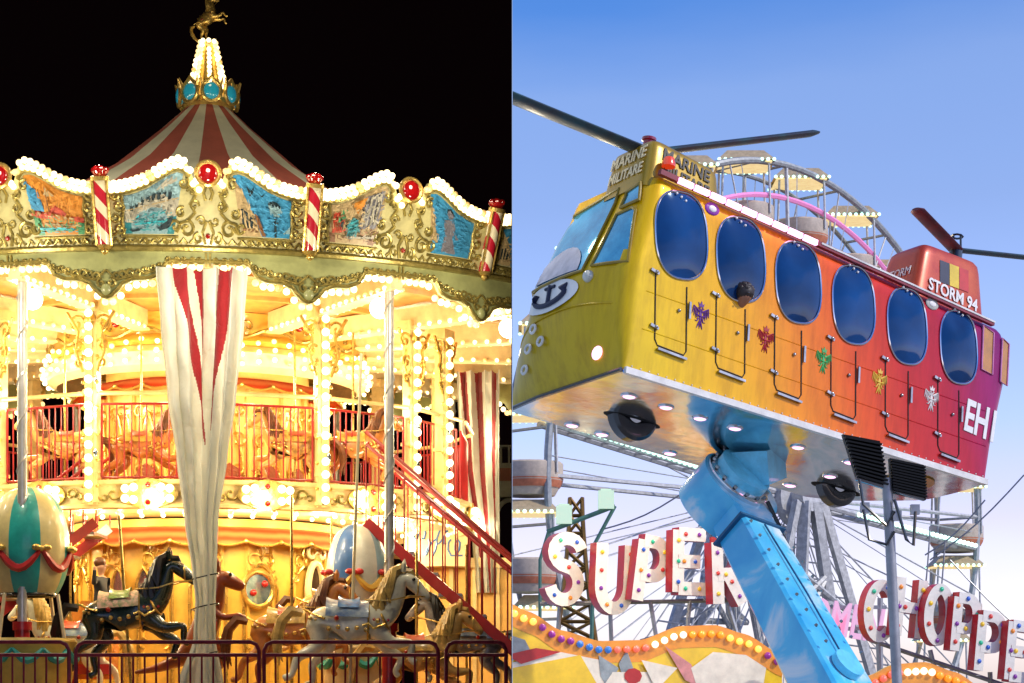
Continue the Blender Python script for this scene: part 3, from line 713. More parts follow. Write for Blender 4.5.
def make_horse(label, loc, yaw, scale, coat, hair, saddlem, blanket, poletop=None, group='carousel horses', pose=HP, pitch=0, bridle=GOLD, polemat=GOLD):
    t = thing('carousel_horse', label, 'horse', loc, yaw, group); t.scale = (scale,)*3; t.rotation_euler.y = pitch
    body = link('body', horse_mesh(pose, coat), t)
    mane_mb().build('mane', hair, t); tail_mb().build('tail', hair, t)
    saddle_mb(-.13, .10, .9, .235).build('saddle', saddlem, t); b = saddle_mb(-.26, .2, 1.35, .215); b.build('saddle_blanket', blanket, t)
    mb = MB()
    mb.tube([(.20+.16*math.sin(a)*0, .225*math.sin(a), .0+.235*math.cos(a)) for a in [i*math.pi/8 for i in range(16)]], .012, 5, closed=True)
    mb.tube([(.72, .078*math.sin(a), .40+.085*math.cos(a)) for a in [i*math.pi/6 for i in range(12)]], .010, 5, closed=True)
    for s in (-1, 1): mb.tube([(.80, s*.065, .30), (.64, s*.12, .30), (.42, s*.19, .24), (.15, s*.13, .24)], .009, 5)
    for i in range(8):
        a = -1.3+2.6*i/7; mb.sphere((.30, .225*math.sin(a), .06+.22*math.cos(a)*-.7), .026, 6, 5)
    mb.build('bridle', bridle, t)
    mb = MB()
    mb.tube([(.36+.05*math.cos(a), .20*math.sin(a), .04-.10*math.cos(a)) for a in [-2.2+4.4*i/14 for i in range(15)]], .016, 6)
    for s in (-1, 1):
        mb.tube([(-.26, s*.225, .02), (-.38, s*.20, .06), (-.50, s*.10, .12)], .013, 6)
        mb.tube([(.14+.06*i, s*(.225), -.04+.03*math.sin(i*2.1)) for i in range(5)], .014, 6)
        for i in range(5): mb.sphere((-.22+.10*i, s*.232, -.085+.02*(i % 2)), .026, 6, 5)
        for i in range(3): mb.sphere((-.42+.06*i, s*.185, .02-.02*i), .024, 6, 5)
    mb.build('harness', bridle, t)
    mb = MB()
    for s in (-1, 1):
        for i in range(4): mb.sphere((.26+.05*i, s*(.235-.025*i), .03), .018, 6, 5)
        mb.sphere((-.14, s*.242, .03), .03, 8, 6)
    mb.build('harness_gems', REDGLASS, t)
    mb = MB()
    for s in (-1, 1):
        mb.tube([(.555, s*.05, .565), (.56, s*.07, .65), (.565, s*.055, .70)], [.034, .03, .004], 6)
    mb.build('ears', coat, t)
    mb = MB()
    for s in (-1, 1): mb.sphere((.67, s*.085, .48), .02, 8, 6)
    mb.build('eyes', BLACK, t)
    if poletop:
        q = MB(); q.tube([(0.02, 0, -.9), (.02, 0, poletop)], .017, 8); q.build('pole', polemat, t)
    return t
cblk = mat('black_coat', (.016, .030, .022), .25, coat=.5, noise=.2); cbrn = mat('chestnut_coat', (.52, .19, .045), .3, coat=.5, noise=.2); cwht = mat('white_coat', (.84, .82, .64), .3, coat=.5, noise=.15)
ctan = mat('palomino_coat', (.72, .42, .13), .3, coat=.5, noise=.2); cgrey = mat('dappled_coat', (.35, .34, .33), .3, coat=.5, noise=.3)
hblk = mat('black_hair', (.015, .013, .012), .35); hbrn = mat('brown_hair', (.16, .055, .02), .4, noise=.3); hgold = mat('gold_hair', (.66, .44, .13), .35, noise=.3)
sgreen = mat('green_saddle', (.20, .38, .09), .35, coat=.4, noise=.3, nscale=18, dark=(.03, .07, .03)); spink = mat('rose_blanket', (.62, .32, .26), .4, noise=.4, nscale=25, dark=(.08, .22, .07))
sblue = mat('blue_saddle', (.03, .20, .55), .3, coat=.5, noise=.3, nscale=18); sred = mat('red_saddle', (.5, .06, .03), .35, coat=.4); sgold = mat('gold_blanket', (.6, .38, .08), .35, coat=.4, noise=.3, nscale=14)
swht = mat('cream_blanket', (.35, .42, .45), .35, coat=.4, noise=.3, nscale=9, dark=(.02, .10, .34))
def W2(px, py, r_off): return PX(px, py, CY-r_off)
make_horse('black horse with green saddle and rose blanket, galloping behind the barrier', W2(124, 612, 4.0), R(2), .84, cblk, hblk, sgreen, spink, 1.1, pitch=R(-4))
make_horse('white horse with blue saddle and golden mane beside the right chrome pole', W2(350, 622, 4.1), R(3), .88, cwht, hgold, sblue, swht, 2.9, pitch=R(2), polemat=IVORY)
make_horse('chestnut horse with brown tail behind the white horse', W2(290, 628, 3.4), R(0), .82, cbrn, hbrn, sred, sgold, 1.6)
make_horse('palomino horse lower behind the white horse tail', W2(330, 606, 2.6), R(5), .7, ctan, hbrn, sgold, sgold, 1.3)
make_horse('golden horse below the right red staircase', W2(415, 655, 3.2), R(10), .8, ctan, hgold, sred, sgold, 1.3)
make_horse('grey horse with dark saddle under the stair foot', W2(468, 640, 2.6), R(180), .75, cgrey, hblk, sgold, swht, 1.3)
make_horse('cream horse beside the balloon basket at far left', W2(72, 640, 3.0), R(180), .75, cwht, hgold, sred, swht, 1.3)
# upper deck horses
for px, rr, yaw, c_, lb in ((140, 2.45, 0, cbrn, 'chestnut horse on the upper deck left of the curtain'), (66, 2.3, 180, ctan, 'palomino horse on the upper deck at the left end'),
                           (296, 2.45, 180, ctan, 'palomino horse on the upper deck right of the curtain'), (352, 2.2, 0, cbrn, 'chestnut horse on the upper deck behind the red gate')):
    make_horse(lb, W2(px, 446, rr), R(yaw)+PHI, .62, c_, hbrn, sred, sgold, 1.9, group='carousel horses')
# kangaroo / deer behind the curtain
dv = [(-.1, 0, -.25), (.0, 0, -.05), (.05, 0, .12), (.1, 0, .3), (.12, 0, .42), (.19, 0, .44), (.33, 0, .36), (.39, 0, .33), (-.25, 0, -.4), (-.5, 0, -.5), (-.75, 0, -.55)]
dr = [.2, .16, .13, .10, .105, .11, .066, .05, .09, .05, .02]; de = [(0, 1), (1, 2), (2, 3), (3, 4), (4, 5), (5, 6), (6, 7), (0, 8), (8, 9), (9, 10)]
for s in (-1, 1):
    b = len(dv); dv += [(.06, s*.08, .1), (.18, s*.09, .02), (.34, s*.08, .05), (.40, s*.08, .02)]; dr += [.05, .035, .028, .024]; de += [(2, b), (b, b+1), (b+1, b+2), (b+2, b+3)]
    b = len(dv); dv += [(0, s*.13, -.32), (.16, s*.14, -.45), (-.1, s*.14, -.62), (.15, s*.14, -.68)]; dr += [.1, .06, .035, .03]; de += [(0, b), (b, b+1), (b+1, b+2), (b+2, b+3)]
kt = thing('carousel_kangaroo', 'reddish brown kangaroo figure leaning out from behind the curtain', 'kangaroo', W2(207, 620, 3.3), R(3))
me = skin(dv, de, dr); me.materials.append(mat('russet_coat', (.24, .045, .010), .3, coat=.5, noise=.2)); link('body', me, kt)
mb = MB()
for s in (-1, 1): mb.tube([(.12, s*.05, .50), (.09, s*.07, .60), (.08, s*.06, .68)], [.03, .05, .006], 6)
mb.build('ears', MATS['russet_coat'], kt); mb = MB()
for s in (-1, 1): mb.sphere((.25, s*.092, .47), .022, 8, 6)
mb.build('eyes', BLACK, kt); kt.scale = (.95,)*3
# gold horse on top
th_ = make_horse('golden horse rearing on top of the roof spire', cw(0, 0, 8.56)+Vector((-.02, 0, .02)), R(0), .30, GOLD, GOLD, GOLD, GOLD, None, pitch=R(-38), group='roof finial')
del th_['group']
mb = MB(); mb.tube([(0, 0, -.85), (0, 0, -.1)], .03, 6)
q = mb.build('pole', GOLD, th_); q.rotation_euler.y = R(38)
# ------------------------------------------------------------------ PERSON (visitor behind the black horse)
def person(label, loc, yaw, cloth, hairm, raise_arm=True, sc_=1.0):
    t = thing('person', label, 'person', loc, yaw); t.scale = (sc_,)*3
    V = [(0, 0, .95), (0, 0, 1.15), (0, 0, 1.36), (0, 0, 1.44), (0, .0, 1.50), (0, -.01, 1.57), (0, -.005, 1.66)]
    Rr = [.13, .12, .13, .06, .055, .095, .095]; E_ = [(i, i+1) for i in range(6)]
    for s in (-1, 1):
        b = len(V)
        if s > 0 or not raise_arm: V += [(s*.17, 0, 1.38), (s*.24, 0, 1.12), (s*.22, -.1, .9), (s*.21, -.13, .82)]
        else: V += [(s*.18, 0, 1.38), (s*.34, -.06, 1.28), (s*.38, -.1, 1.52), (s*.38, -.1, 1.60)]
        Rr += [.062, .047, .036, .034]; E_ += [(2, b), (b, b+1), (b+1, b+2), (b+2, b+3)]
        b = len(V); V += [(s*.09, 0, .86), (s*.10, -.01, .48), (s*.10, .02, .09), (s*.10, -.12, .04)]; Rr += [.09, .06, .042, .04]; E_ += [(0, b), (b, b+1), (b+1, b+2), (b+2, b+3)]
    me = skin(V, E_, Rr)
    skm = mat('skin_tone', (.55, .30, .19), .5, noise=.08); me.materials.append(skm); me.materials.append(cloth); me.materials.append(mat('dark_trousers', (.03, .03, .04), .8))
    for p_ in me.polygons:
        z = p_.center.z; arm = abs(p_.center.x) > .30 and z > 1.53
        p_.material_index = 0 if (z > 1.42 and abs(p_.center.x) < .13) or arm else (1 if z > .88 else 2)
    link('body', me, t)
    mb = MB(); mb.sphere((0, .025, 1.69), .112, 12, 8, (1, 1.0, .9)); mb.build('hair', hairm, t)
    mb = MB(); mb.tube([(0, -.085, 1.66), (0, -.115, 1.625), (0, -.085, 1.61)], [.008, .016, .008], 6)
    mb.build('nose', skm, t); mb = MB()
    for s in (-1, 1): mb.sphere((s*.03, -.083, 1.655), .010, 6, 5)
    mb.build('eyes', BLACK, t)
    return t
person('small person in dark jacket standing on the orange chariot seat', PX(101, 656, CY-2.85), R(70), mat('dark_jacket', (.02, .022, .03), .7), hbrn, True, .56)
# ------------------------------------------------------------------ CURTAINS
def curtain(label, r, th, prof, z_of, cols, nu=170, group=None):
    o = thing('curtain', label, 'curtain', cw(r, th, 0), PHI+th, group)
    mb = MB(); nv = 150
    def fn(u, v):
        i = 0
        while i < len(prof)-2 and prof[i+1][0] < v: i += 1
        v0, c0, w0, d0 = prof[i]; v1, c1, w1, d1 = prof[i+1]; t = (v-v0)/(v1-v0); t = min(1, max(0, t)); t = t*t*(3-2*t)*.6+t*.4
        c = c0+(c1-c0)*t; w_ = w0+(w1-w0)*t; d = d0+(d1-d0)*t
        fold = math.sin(u*2*math.pi*4.6+1.5*math.sin(u*7)+.9*math.sin(v*4+u*3))*d*.9+math.sin(u*2*math.pi*2.1+1+v*2.5)*d*.8+.012*math.sin(v*38+u*21)*math.sin(u*17+v*9)+.009*math.sin(v*71-u*33)
        for a_, b__, ve, dr_ in cols:
            d_ = (u-(a_+b__)/2-dr_*v)/((b__-a_)*.75); fold += .11*math.exp(-d_*d_)*max(0, 1-v/(ve*1.15))**.5
        lx = c+w_*(u-.5)+math.cos(u*2*math.pi*6.5)*w_*.02
        return (lx, -.02+fold-.12*math.sin(math.pi*u)*min(1, v*2), z_of(v)+.01*math.sin(u*40)*(v < .02))
    for i in range(nu):
        u0, u1 = i/nu, (i+1)/nu; um = (u0+u1)/2
        for j in range(nv):
            v0, v1 = j/nv, (j+1)/nv; mb.mi = 0
            for a, b, ve, dr_ in cols:
                c_ = (a+b)/2+dr_*v0; h_ = (b-a)/2*max(0, 1-v0/ve)**.6
                if abs(um-c_) < h_: mb.mi = 1
            mb.grid(1, 1, lambda u, v: fn(u0+(u1-u0)*u, v0+(v1-v0)*v))
    me = mb.mesh('cloth', [CW, CR]); bm = bmesh.new(); bm.from_mesh(me); bmesh.ops.remove_doubles(bm, verts=bm.verts, dist=1e-5)
    for e in bm.edges: e.smooth = True
    bmesh.ops.recalc_face_normals(bm, faces=bm.faces); bm.to_mesh(me); bm.free()
    link('cloth', me, o); return o
def cloth_mat(name, c):
    m = bpy.data.materials.new(name); m.use_nodes = True; t = m.node_tree; b = t.nodes['Principled BSDF']; b.inputs['Base Color'].default_value = (*c, 1); b.inputs['Roughness'].default_value = .8; b.inputs['Sheen Weight'].default_value = .2
    tr = t.nodes.new('ShaderNodeBsdfTranslucent'); tr.inputs[0].default_value = (*c, 1); mx = t.nodes.new('ShaderNodeMixShader'); mx.inputs[0].default_value = .4
    n = t.nodes.new('ShaderNodeTexNoise'); n.inputs['Scale'].default_value = 7; n.inputs['Detail'].default_value = 6; n.inputs['Distortion'].default_value = 1.2; bp = t.nodes.new('ShaderNodeBump'); bp.inputs['Strength'].default_value = .7; bp.inputs['Distance'].default_value = .035
    cc = t.nodes.new('ShaderNodeTexCoord'); t.links.new(cc.outputs['Object'], n.inputs['Vector']); t.links.new(n.outputs['Fac'], bp.inputs['Height']); t.links.new(bp.outputs[0], b.inputs['Normal'])
    t.links.new(b.outputs[0], mx.inputs[1]); t.links.new(tr.outputs[0], mx.inputs[2]); t.links.new(mx.outputs[0], t.nodes['Material Output'].inputs[0]); return m
CW = cloth_mat('white_canvas', (.62, .66, .63)); CR = cloth_mat('red_canvas', (.27, .012, .022))
dpt = D-4.85; ppm = F/dpt
def zc(y): return EYE+(H0-y)/ppm
yt, yb = 272, 760
def vv(y): return (y-yt)/(yb-yt)
def cwid(y, xl, xr, d): return (vv(y), ((xl+xr)/2-206)/ppm, (xr-xl)/ppm, d)
prof = [cwid(272, 153, 247, .05), cwid(330, 158, 243, .06), cwid(400, 165, 235, .07), cwid(460, 174, 226, .07), cwid(520, 182, 217, .07), cwid(575, 190, 215, .055), cwid(600, 193, 214, .045), cwid(640, 191, 214, .05), cwid(683, 176, 222, .06), cwid(760, 165, 232, .07)]
ct = curtain('gathered white curtain with red stripes hanging at the carousel front', 4.85, 0, prof, lambda v: zc(yt+(yb-yt)*v), [(.20, .33, .36, .85), (.42, .53, .17, .25), (.70, .84, .33, -.45)])
for y, dx in ((578, 0), (608, .3), (655, .1)):
    cx_ = (203-206)/ppm; mb = MB(); mb.tube([(cx_+.125*math.cos(a), -.03+.1*math.sin(a)-.02, zc(y)+.03*math.cos(a+dx)) for a in [i*math.pi/8 for i in range(16)]], .006, 5, closed=True); mb.build('tie_cord', BLACK, ct)
d2 = D+1.2; ppm2 = F/d2
th2 = R(135)
def zc2(y): return EYE+(H0-y)/ppm2
prof2 = [(0, 0, 44/ppm2, .06), (.4, 0.02, 40/ppm2, .06), (.8, .1, 28/ppm2, .06), (1, .12, 24/ppm2, .05)]
c2 = curtain('orange and white striped curtain at the back right of the carousel', 4.75, th2, prof2, lambda v: zc2(374+220*v), [(.10, .25, 1.4, .15), (.42, .58, 1.2, .1), (.8, .9, .8, 0)])
c2.location = PX(478, 374, CY+1.2); c2.location.z = 0; c2.rotation_euler.z = 0
# ------------------------------------------------------------------ BALLOON GONDOLAS
def balloon(label, loc, rad, hgt, cols, swagm, bowm, basket=None, baskz=-1.2, rot=0):
    t = thing('balloon_gondola', label, 'balloon', loc, rot, 'balloon gondolas')
    mb = MB(); n = 8
    def pr(v):       # v 0 top .. 1 bottom
        a = v*2.45; return rad*math.sin(a)**.85 if a > 0 else 0.001, hgt*.5*math.cos(a)
    for k in range(n):
        mb.mi = cols[1][k % len(cols[1])]
        def fn(u, v, k=k):
            r, z = pr(v); return P(max(r, .001)*(1+.02*math.sin(math.pi*u)), (k+u)*2*math.pi/n, z)
        mb.grid(4, 20, fn)
    mb.build('envelope', cols[0], t)
    rb, zb = pr(1); r7, z7 = pr(.78); r6, z6 = pr(.66)
    mb = MB(); mb2 = MB()
    for k in range(6):
        a0, a1 = k*math.pi/3, (k+1)*math.pi/3
        pts = []
        for i in range(9):
            u = i/8; zz = z6-.16*math.sin(math.pi*u)*hgt; v = math.acos(max(-1, min(1, 2*zz/hgt)))/2.45; rr = pr(v)[0]; pts.append(P(rr+.02, a0+(a1-a0)*u, zz))
        mb.tube(pts, [.02+.022*math.sin(math.pi*i/8) for i in range(9)], 6)
        q = P(r6+.03, a0, z6)
        mb2 = MB()
        for s in (-1, 1): mb2.sphere(q+P(0, 0, 0)+Vector((s*.05*math.cos(a0), s*.05*math.sin(a0), .01)), .045, 8, 6, (1, .6, .7))
        mb2.sphere(q, .03, 8, 6); mb2.build('bow', bowm, t)
    mb.build('swag', swagm, t)
    mb = MB(); mb.tube([P(rb, a, zb) for a in [i*2*math.pi/24 for i in range(24)]], .02, 6, closed=True); mb.build('rim', BLACK, t)
    if basket:
        bt, bb = baskz, baskz-.75
        mb = MB(); mb.lathe([(rad*1.15, bt), (rad*1.2, bt-.03), (rad*1.15, bt-.08), (rad*1.1, bt-.35), (rad*.85, bb), (.05, bb)], 28); bo = mb.build('basket', basket, t)
        mb = MB()
        for k in range(10):
            a0, a1 = k*math.pi/5, (k+1)*math.pi/5; mb.tube([P(rad*1.15+.01, a0+(a1-a0)*i/6, bt-.1-.11*math.sin(math.pi*i/6)) for i in range(7)], [.015+.03*math.sin(math.pi*i/6) for i in range(7)], 6)
        mb.build('basket_swag', mat('teal_paint', (.02, .35, .32), .35), bo)
        for k in range(4):
            a = k*math.pi/2+.6; mb = MB(); mb.tube([P(rad*.9, a, zb), P(rad*1.1, a, bt)], .018, 6); mb.build('rod', IVORY, t)
    return t
TEAL = mat('teal_canvas', (.02, .40, .36), .35, coat=.3, noise=.15); BUFF = mat('buff_canvas', (.72, .60, .26), .35, coat=.3, noise=.1)
LBL = mat('sky_canvas', (.30, .50, .60), .35, coat=.3, noise=.2, nscale=3); WHC = mat('white_canvas_paint', (.66, .70, .64), .35, coat=.3, noise=.1); BLC = mat('blue_canvas', (.05, .16, .45), .35, coat=.3)
balloon('teal and yellow striped balloon gondola at the left edge', PX(28, 548, CY-4.1), .385, 1.16, ([TEAL, BUFF], [1, 0]), RED, GOLD, mat('basket_yellow', (.62, .42, .08), .4), -.86, R(22.5+8))
balloon('pale blue and white balloon gondola with golden swags behind the white horse', PX(357, 572, CY-2.6), .31, .98, ([WHC, LBL, BLC], [0, 1, 0, 2]), YELL, RED, mat('basket_cream', (.6, .5, .3), .4), -.75, 0)
# ------------------------------------------------------------------ STAIRCASES
def stair(label, top, bot, depth, width_y, rail_h):
    t = thing('staircase', label, 'staircase', (0, 0, 0), 0, 'red staircases'); top, bot = Vector(top), Vector(bot)
    for k, off in enumerate((0, width_y)):
        o = Vector((0, off, 0)); mb = MB(); mb.bar(top+o, bot+o, .03, .105); mb.build('stringer', MATS['dark_red_rail_paint'], t)
        mb = MB()
        for h in (rail_h, rail_h*.86): mb.tube([top+o+Vector((0, 0, h)), bot+o+Vector((0, 0, h))], .018, 8)
        n = int((bot-top).length/.165)
        for i in range(n+1):
            q = lerp(top, bot, i/n)+o; mb.tube([q, q+Vector((0, 0, rail_h*.86))], .009, 6)
        mb.build('stair_railing', MATS['dark_red_rail_paint'], t)
    n = int(abs(top.z-bot.z)/.19)
    for i in range(n):
        q = lerp(top, bot, (i+.5)/n)+Vector((0, width_y/2, 0)); mb = MB(); mb.box(q, (.24, width_y-.04, .03)); mb.build('step', STEEL, t)
    return t
ytop = CY-2.7
stair('red metal staircase with slim balusters descending to the right', PX(366, 522, ytop), PX(560, 690, ytop-.4), ytop, .75, .92)
stair('red metal staircase behind the left balloon gondola', PX(96, 522, ytop+.3), PX(-70, 650, ytop+.3), ytop, .75, .75)
# ------------------------------------------------------------------ CROWD BARRIERS in front
YB = 15.0
def barrier(label, x0, x1):
    t = thing('crowd_barrier', label, 'barrier', PX((x0+x1)/2, H0, YB)*1, 0, 'maroon barriers along the front'); t.location.z = 0
    wd = (x1-x0)/F*YB; h = EYE+(H0-642)/F*YB; z2 = EYE+(H0-655)/F*YB; c = .06
    mb = MB(); mb.tube([(-wd/2, 0, .05), (-wd/2, 0, h-c), (-wd/2+c*.35, 0, h-c*.3), (-wd/2+c, 0, h), (wd/2-c, 0, h), (wd/2-c*.35, 0, h-c*.3), (wd/2, 0, h-c), (wd/2, 0, .05)], .0145, 8)
    mb.tube([(-wd/2, 0, .2), (wd/2, 0, .2)], .014, 8); mb.tube([(-wd/2, 0, z2), (wd/2, 0, z2)], .0135, 8); mb.build('frame', MAROON, t)
    mb = MB(); n = round(wd/.083)
    for i in range(1, n): mb.tube([(-wd/2+wd*i/n, 0, .2), (-wd/2+wd*i/n, 0, z2)], .008, 6)
    mb.build('balusters', MAROON, t)
    mb = MB()
    for s in (-1, 1): mb.box((s*wd*.42, 0, .02), (.06, .5, .03))
    mb.build('feet', MAROON, t)
barrier('maroon crowd barrier cut off at the left edge', -112, 69)
barrier('maroon crowd barrier in front of the black horse and curtain', 76, 259)
barrier('maroon crowd barrier in front of the white horse', 264, 438)
barrier('maroon crowd barrier nearest the stair foot', 446, 506)
# ------------------------------------------------------------------ things behind, right of carousel
t = thing('kiosk', 'low cream and amber kiosk wall behind the staircase', 'kiosk', (0, 0, 0)); yk = CY+1.2
a, b_ = PX(418, 558, yk), PX(530, 700, yk)
mb = MB(); mb.box(((a.x+b_.x)/2, yk+.5, a.z/2), (b_.x-a.x, 1.0, a.z)); mb.build('wall', mat('kiosk_amber', (.75, .45, .13), .6), t, False)
mb = MB()
for i in range(5): mb.box((a.x+.12+i*.28, yk-.02, a.z*.55), (.05, .04, a.z*.8))
mb.box(((a.x+b_.x)/2, yk-.02, a.z-.06), (b_.x-a.x, .08, .12)); mb.build('trim', CREAM, t, False)
sg = PX(436, 543, yk-.3); t = thing('poster_board', 'white poster board with loose blue strokes behind the stair rails', 'sign', sg)
mb = MB(); mb.box((0, 0, 0), (.75, .03, .55)); mb.build('board', IVORY, t, False); mb = MB()
for i in range(4): mb.tube([(-.28+.15*i+.012*j+.05*math.sin(j*.9+i), -.02, .08+.1*math.cos(j*.9)+(.06 if i == 0 else 0)-.14*(i % 2)) for j in range(12)], .013, 5)
mb.build('strokes', BLC, t)
t = thing('arcade_building', 'pale arcade building with balustrade at the night edge', 'building', (0, 0, 0)); ya = 33.0
GST = mat('pale_stone', (.30, .33, .30), .8)
def abox(x0, y0, x1, y1, dp, nm, m=GST):
    p0, p1 = PX(x0, y1, ya), PX(x1, y0, ya); q = MB(); q.box(((p0.x+p1.x)/2, ya+dp/2, (p0.z+p1.z)/2), (p1.x-p0.x, dp, p1.z-p0.z)); return q.build(nm, m, t, False)
abox(488, 463, 530, 468, .5, 'cornice'); abox(488, 445, 530, 447, .2, 'coping')
for i in range(4): abox(492+i*8, 447, 494+i*8, 463, .15, 'baluster')
abox(488, 468, 530, 481, .4, 'frieze', mat('dull_pink', (.3, .13, .1), .8)); abox(488, 481, 530, 497, .4, 'band'); abox(490, 497, 496, 700, .6, 'pier')
mb = MB(); mb.tube([PX(510+14*math.cos(i*math.pi/12), 520-20*math.sin(i*math.pi/12), ya) for i in range(13)], .04, 6); mb.build('arch', GST, t)
# carved chariot with orange figure at lower left
t = thing('chariot', 'orange and gold carved chariot seat beside the balloon gondola', 'chariot', PX(86, 640, CY-2.7), R(0))
mb = MB(); mb.grid(12, 8, lambda u, v: (-.3+.6*u, .25*abs(2*u-1)**2-.12+.1*v, -.4+.8*v*(.7+.3*math.sin(math.pi*u)))); me = mb.build('back', mat('carved_orange', (.7, .25, .03), .35, coat=.4, noise=.2, bump=.4), t)
mb = MB()
for s in (-1, 1): mb.tube([(s*.1+s*u, -.14, z) for u, z in spiral(.12, .2, .14, 0, 1.2, s)], .025, 6); mb.tube([(s*.1+s*u, -.14, z) for u, z in spiral(.08, -.1, .12, 2, 1.2, -s)], .022, 6)
mb.build('carved_scrolls', GOLD, t); mb = MB(); mb.box((0, -.15, -.3), (.6, .4, .1)); mb.build('bench', RED, t)
# ================================================================== RIGHT HALF: helicopter ride by day
CUR[0] = 'right'
HO = Vector((1.009, 18.814, 3.791))
HR = Matrix(((.8355, -.5386, .109), (.5222, .8399, .1477), (-.1711, -.0665, .983)))   # columns: s back, w away, t up
HM = Matrix.Translation(HO) @ HR.to_4x4()
heli = thing('helicopter', 'yellow to magenta fairground helicopter with six oval side windows and wheels', 'helicopter')
heli.matrix_world = HM
HRI = HR.inverted()
def UNP(px, py, axis, val):       # point of the local plane seen at a pixel (measuring aid)
    d = Vector(((px-512)/F, 1, (H0-py)/F)); n = HR.col[axis]; k = (val-(Vector((0, 0, EYE))-HO).dot(n))/d.dot(n)
    return HRI @ (Vector((0, 0, EYE))+d*k-HO)
PAINT = bpy.data.materials.new('rainbow_paint'); PAINT.use_nodes = True
def paint_nodes():
    t = PAINT.node_tree; b = t.nodes['Principled BSDF']; c = t.nodes.new('ShaderNodeTexCoord'); s = t.nodes.new('ShaderNodeSeparateXYZ'); t.links.new(c.outputs['Object'], s.inputs[0])
    n = t.nodes.new('ShaderNodeTexNoise'); n.inputs['Scale'].default_value = 1.6; n.inputs['Detail'].default_value = 5; t.links.new(c.outputs['Object'], n.inputs['Vector'])
    a = t.nodes.new('ShaderNodeMath'); a.operation = 'MULTIPLY_ADD'; a.inputs[1].default_value = .35; t.links.new(n.outputs['Fac'], a.inputs[0]); t.links.new(s.outputs['X'], a.inputs[2])
    z = t.nodes.new('ShaderNodeMath'); z.operation = 'MULTIPLY_ADD'; z.inputs[1].default_value = .42; t.links.new(s.outputs['Z'], z.inputs[0]); t.links.new(a.outputs[0], z.inputs[2])
    m = t.nodes.new('ShaderNodeMapRange'); m.inputs['From Min'].default_value = 0; m.inputs['From Max'].default_value = 5.4; t.links.new(z.outputs[0], m.inputs[0])
    r = t.nodes.new('ShaderNodeValToRGB'); e = r.color_ramp.elements; e[0].position = 0; e[0].color = (.52, .36, .004, 1); e[1].position = 1; e[1].color = (.24, .004, .13, 1)
    for p_, c_ in ((.12, (.78, .50, .003)), (.30, (.82, .40, .002)), (.44, (.82, .24, .003)), (.58, (.76, .09, .004)), (.70, (.58, .022, .010)), (.83, (.46, .006, .025)), (.92, (.34, .004, .10))):
        q = e.new(p_); q.color = (*c_, 1)
    t.links.new(m.outputs[0], r.inputs[0])
    mp = t.nodes.new('ShaderNodeMapping'); mp.inputs['Scale'].default_value = (9, 9, 1.6); t.links.new(c.outputs['Object'], mp.inputs[0]); gn = t.nodes.new('ShaderNodeTexNoise'); gn.inputs['Scale'].default_value = 1.0; gn.inputs['Detail'].default_value = 8; gn.inputs['Roughness'].default_value = .7; t.links.new(mp.outputs[0], gn.inputs['Vector'])
    gr = t.nodes.new('ShaderNodeValToRGB'); gr.color_ramp.elements[0].position = .28; gr.color_ramp.elements[0].color = (.72, .67, .62, 1); gr.color_ramp.elements[1].position = .56; gr.color_ramp.elements[1].color = (1, 1, 1, 1); t.links.new(gn.outputs['Fac'], gr.inputs[0])
    mx = t.nodes.new('ShaderNodeMix'); mx.data_type = 'RGBA'; mx.blend_type = 'MULTIPLY'; mx.inputs[0].default_value = 1; t.links.new(r.outputs[0], mx.inputs[6]); t.links.new(gr.outputs[0], mx.inputs[7]); t.links.new(mx.outputs[2], b.inputs['Base Color'])
    b.inputs['Roughness'].default_value = .35; b.inputs['Coat Weight'].default_value = .35; b.inputs['Coat Roughness'].default_value = .04; b.inputs['Metallic'].default_value = .15; b.inputs['Specular IOR Level'].default_value = .15
    n2 = t.nodes.new('ShaderNodeTexNoise'); n2.inputs['Scale'].default_value = 2.2; t.links.new(c.outputs['Object'], n2.inputs['Vector'])
    bp = t.nodes.new('ShaderNodeBump'); bp.inputs['Strength'].default_value = .25; bp.inputs['Distance'].default_value = .05; t.links.new(n2.outputs['Fac'], bp.inputs['Height']); t.links.new(bp.outputs[0], b.inputs['Normal'])
paint_nodes()
GLASS = bpy.data.materials.new('tinted_window'); GLASS.use_nodes = True
def glass_nodes():
    t = GLASS.node_tree; b = t.nodes['Principled BSDF']; c = t.nodes.new('ShaderNodeTexCoord'); n = t.nodes.new('ShaderNodeTexNoise'); n.inputs['Scale'].default_value = 1.3; n.inputs['Detail'].default_value = 5
    t.links.new(c.outputs['Object'], n.inputs['Vector']); r = t.nodes.new('ShaderNodeValToRGB'); r.color_ramp.elements[0].position = .35; r.color_ramp.elements[0].color = (.002, .018, .075, 1); r.color_ramp.elements[1].position = .75; r.color_ramp.elements[1].color = (.006, .06, .22, 1)
    t.links.new(n.outputs['Fac'], r.inputs[0]); t.links.new(r.outputs[0], b.inputs['Base Color']); b.inputs['Roughness'].default_value = .10; b.inputs['Specular IOR Level'].default_value = .28
glass_nodes()
def glass_bump():
    t = GLASS.node_tree; b = t.nodes['Principled BSDF']; c = t.nodes.new('ShaderNodeTexCoord'); n = t.nodes.new('ShaderNodeTexNoise'); n.inputs['Scale'].default_value = 1.1; n.inputs['Detail'].default_value = 2
    t.links.new(c.outputs['Object'], n.inputs['Vector']); bp = t.nodes.new('ShaderNodeBump'); bp.inputs['Strength'].default_value = .25; bp.inputs['Distance'].default_value = .12; t.links.new(n.outputs['Fac'], bp.inputs['Height']); t.links.new(bp.outputs[0], b.inputs['Normal'])
    b.inputs['Specular IOR Level'].default_value = .5; b.inputs['Roughness'].default_value = .04; b.inputs['Specular Tint'].default_value = (.45, .72, 1, 1)
glass_bump()
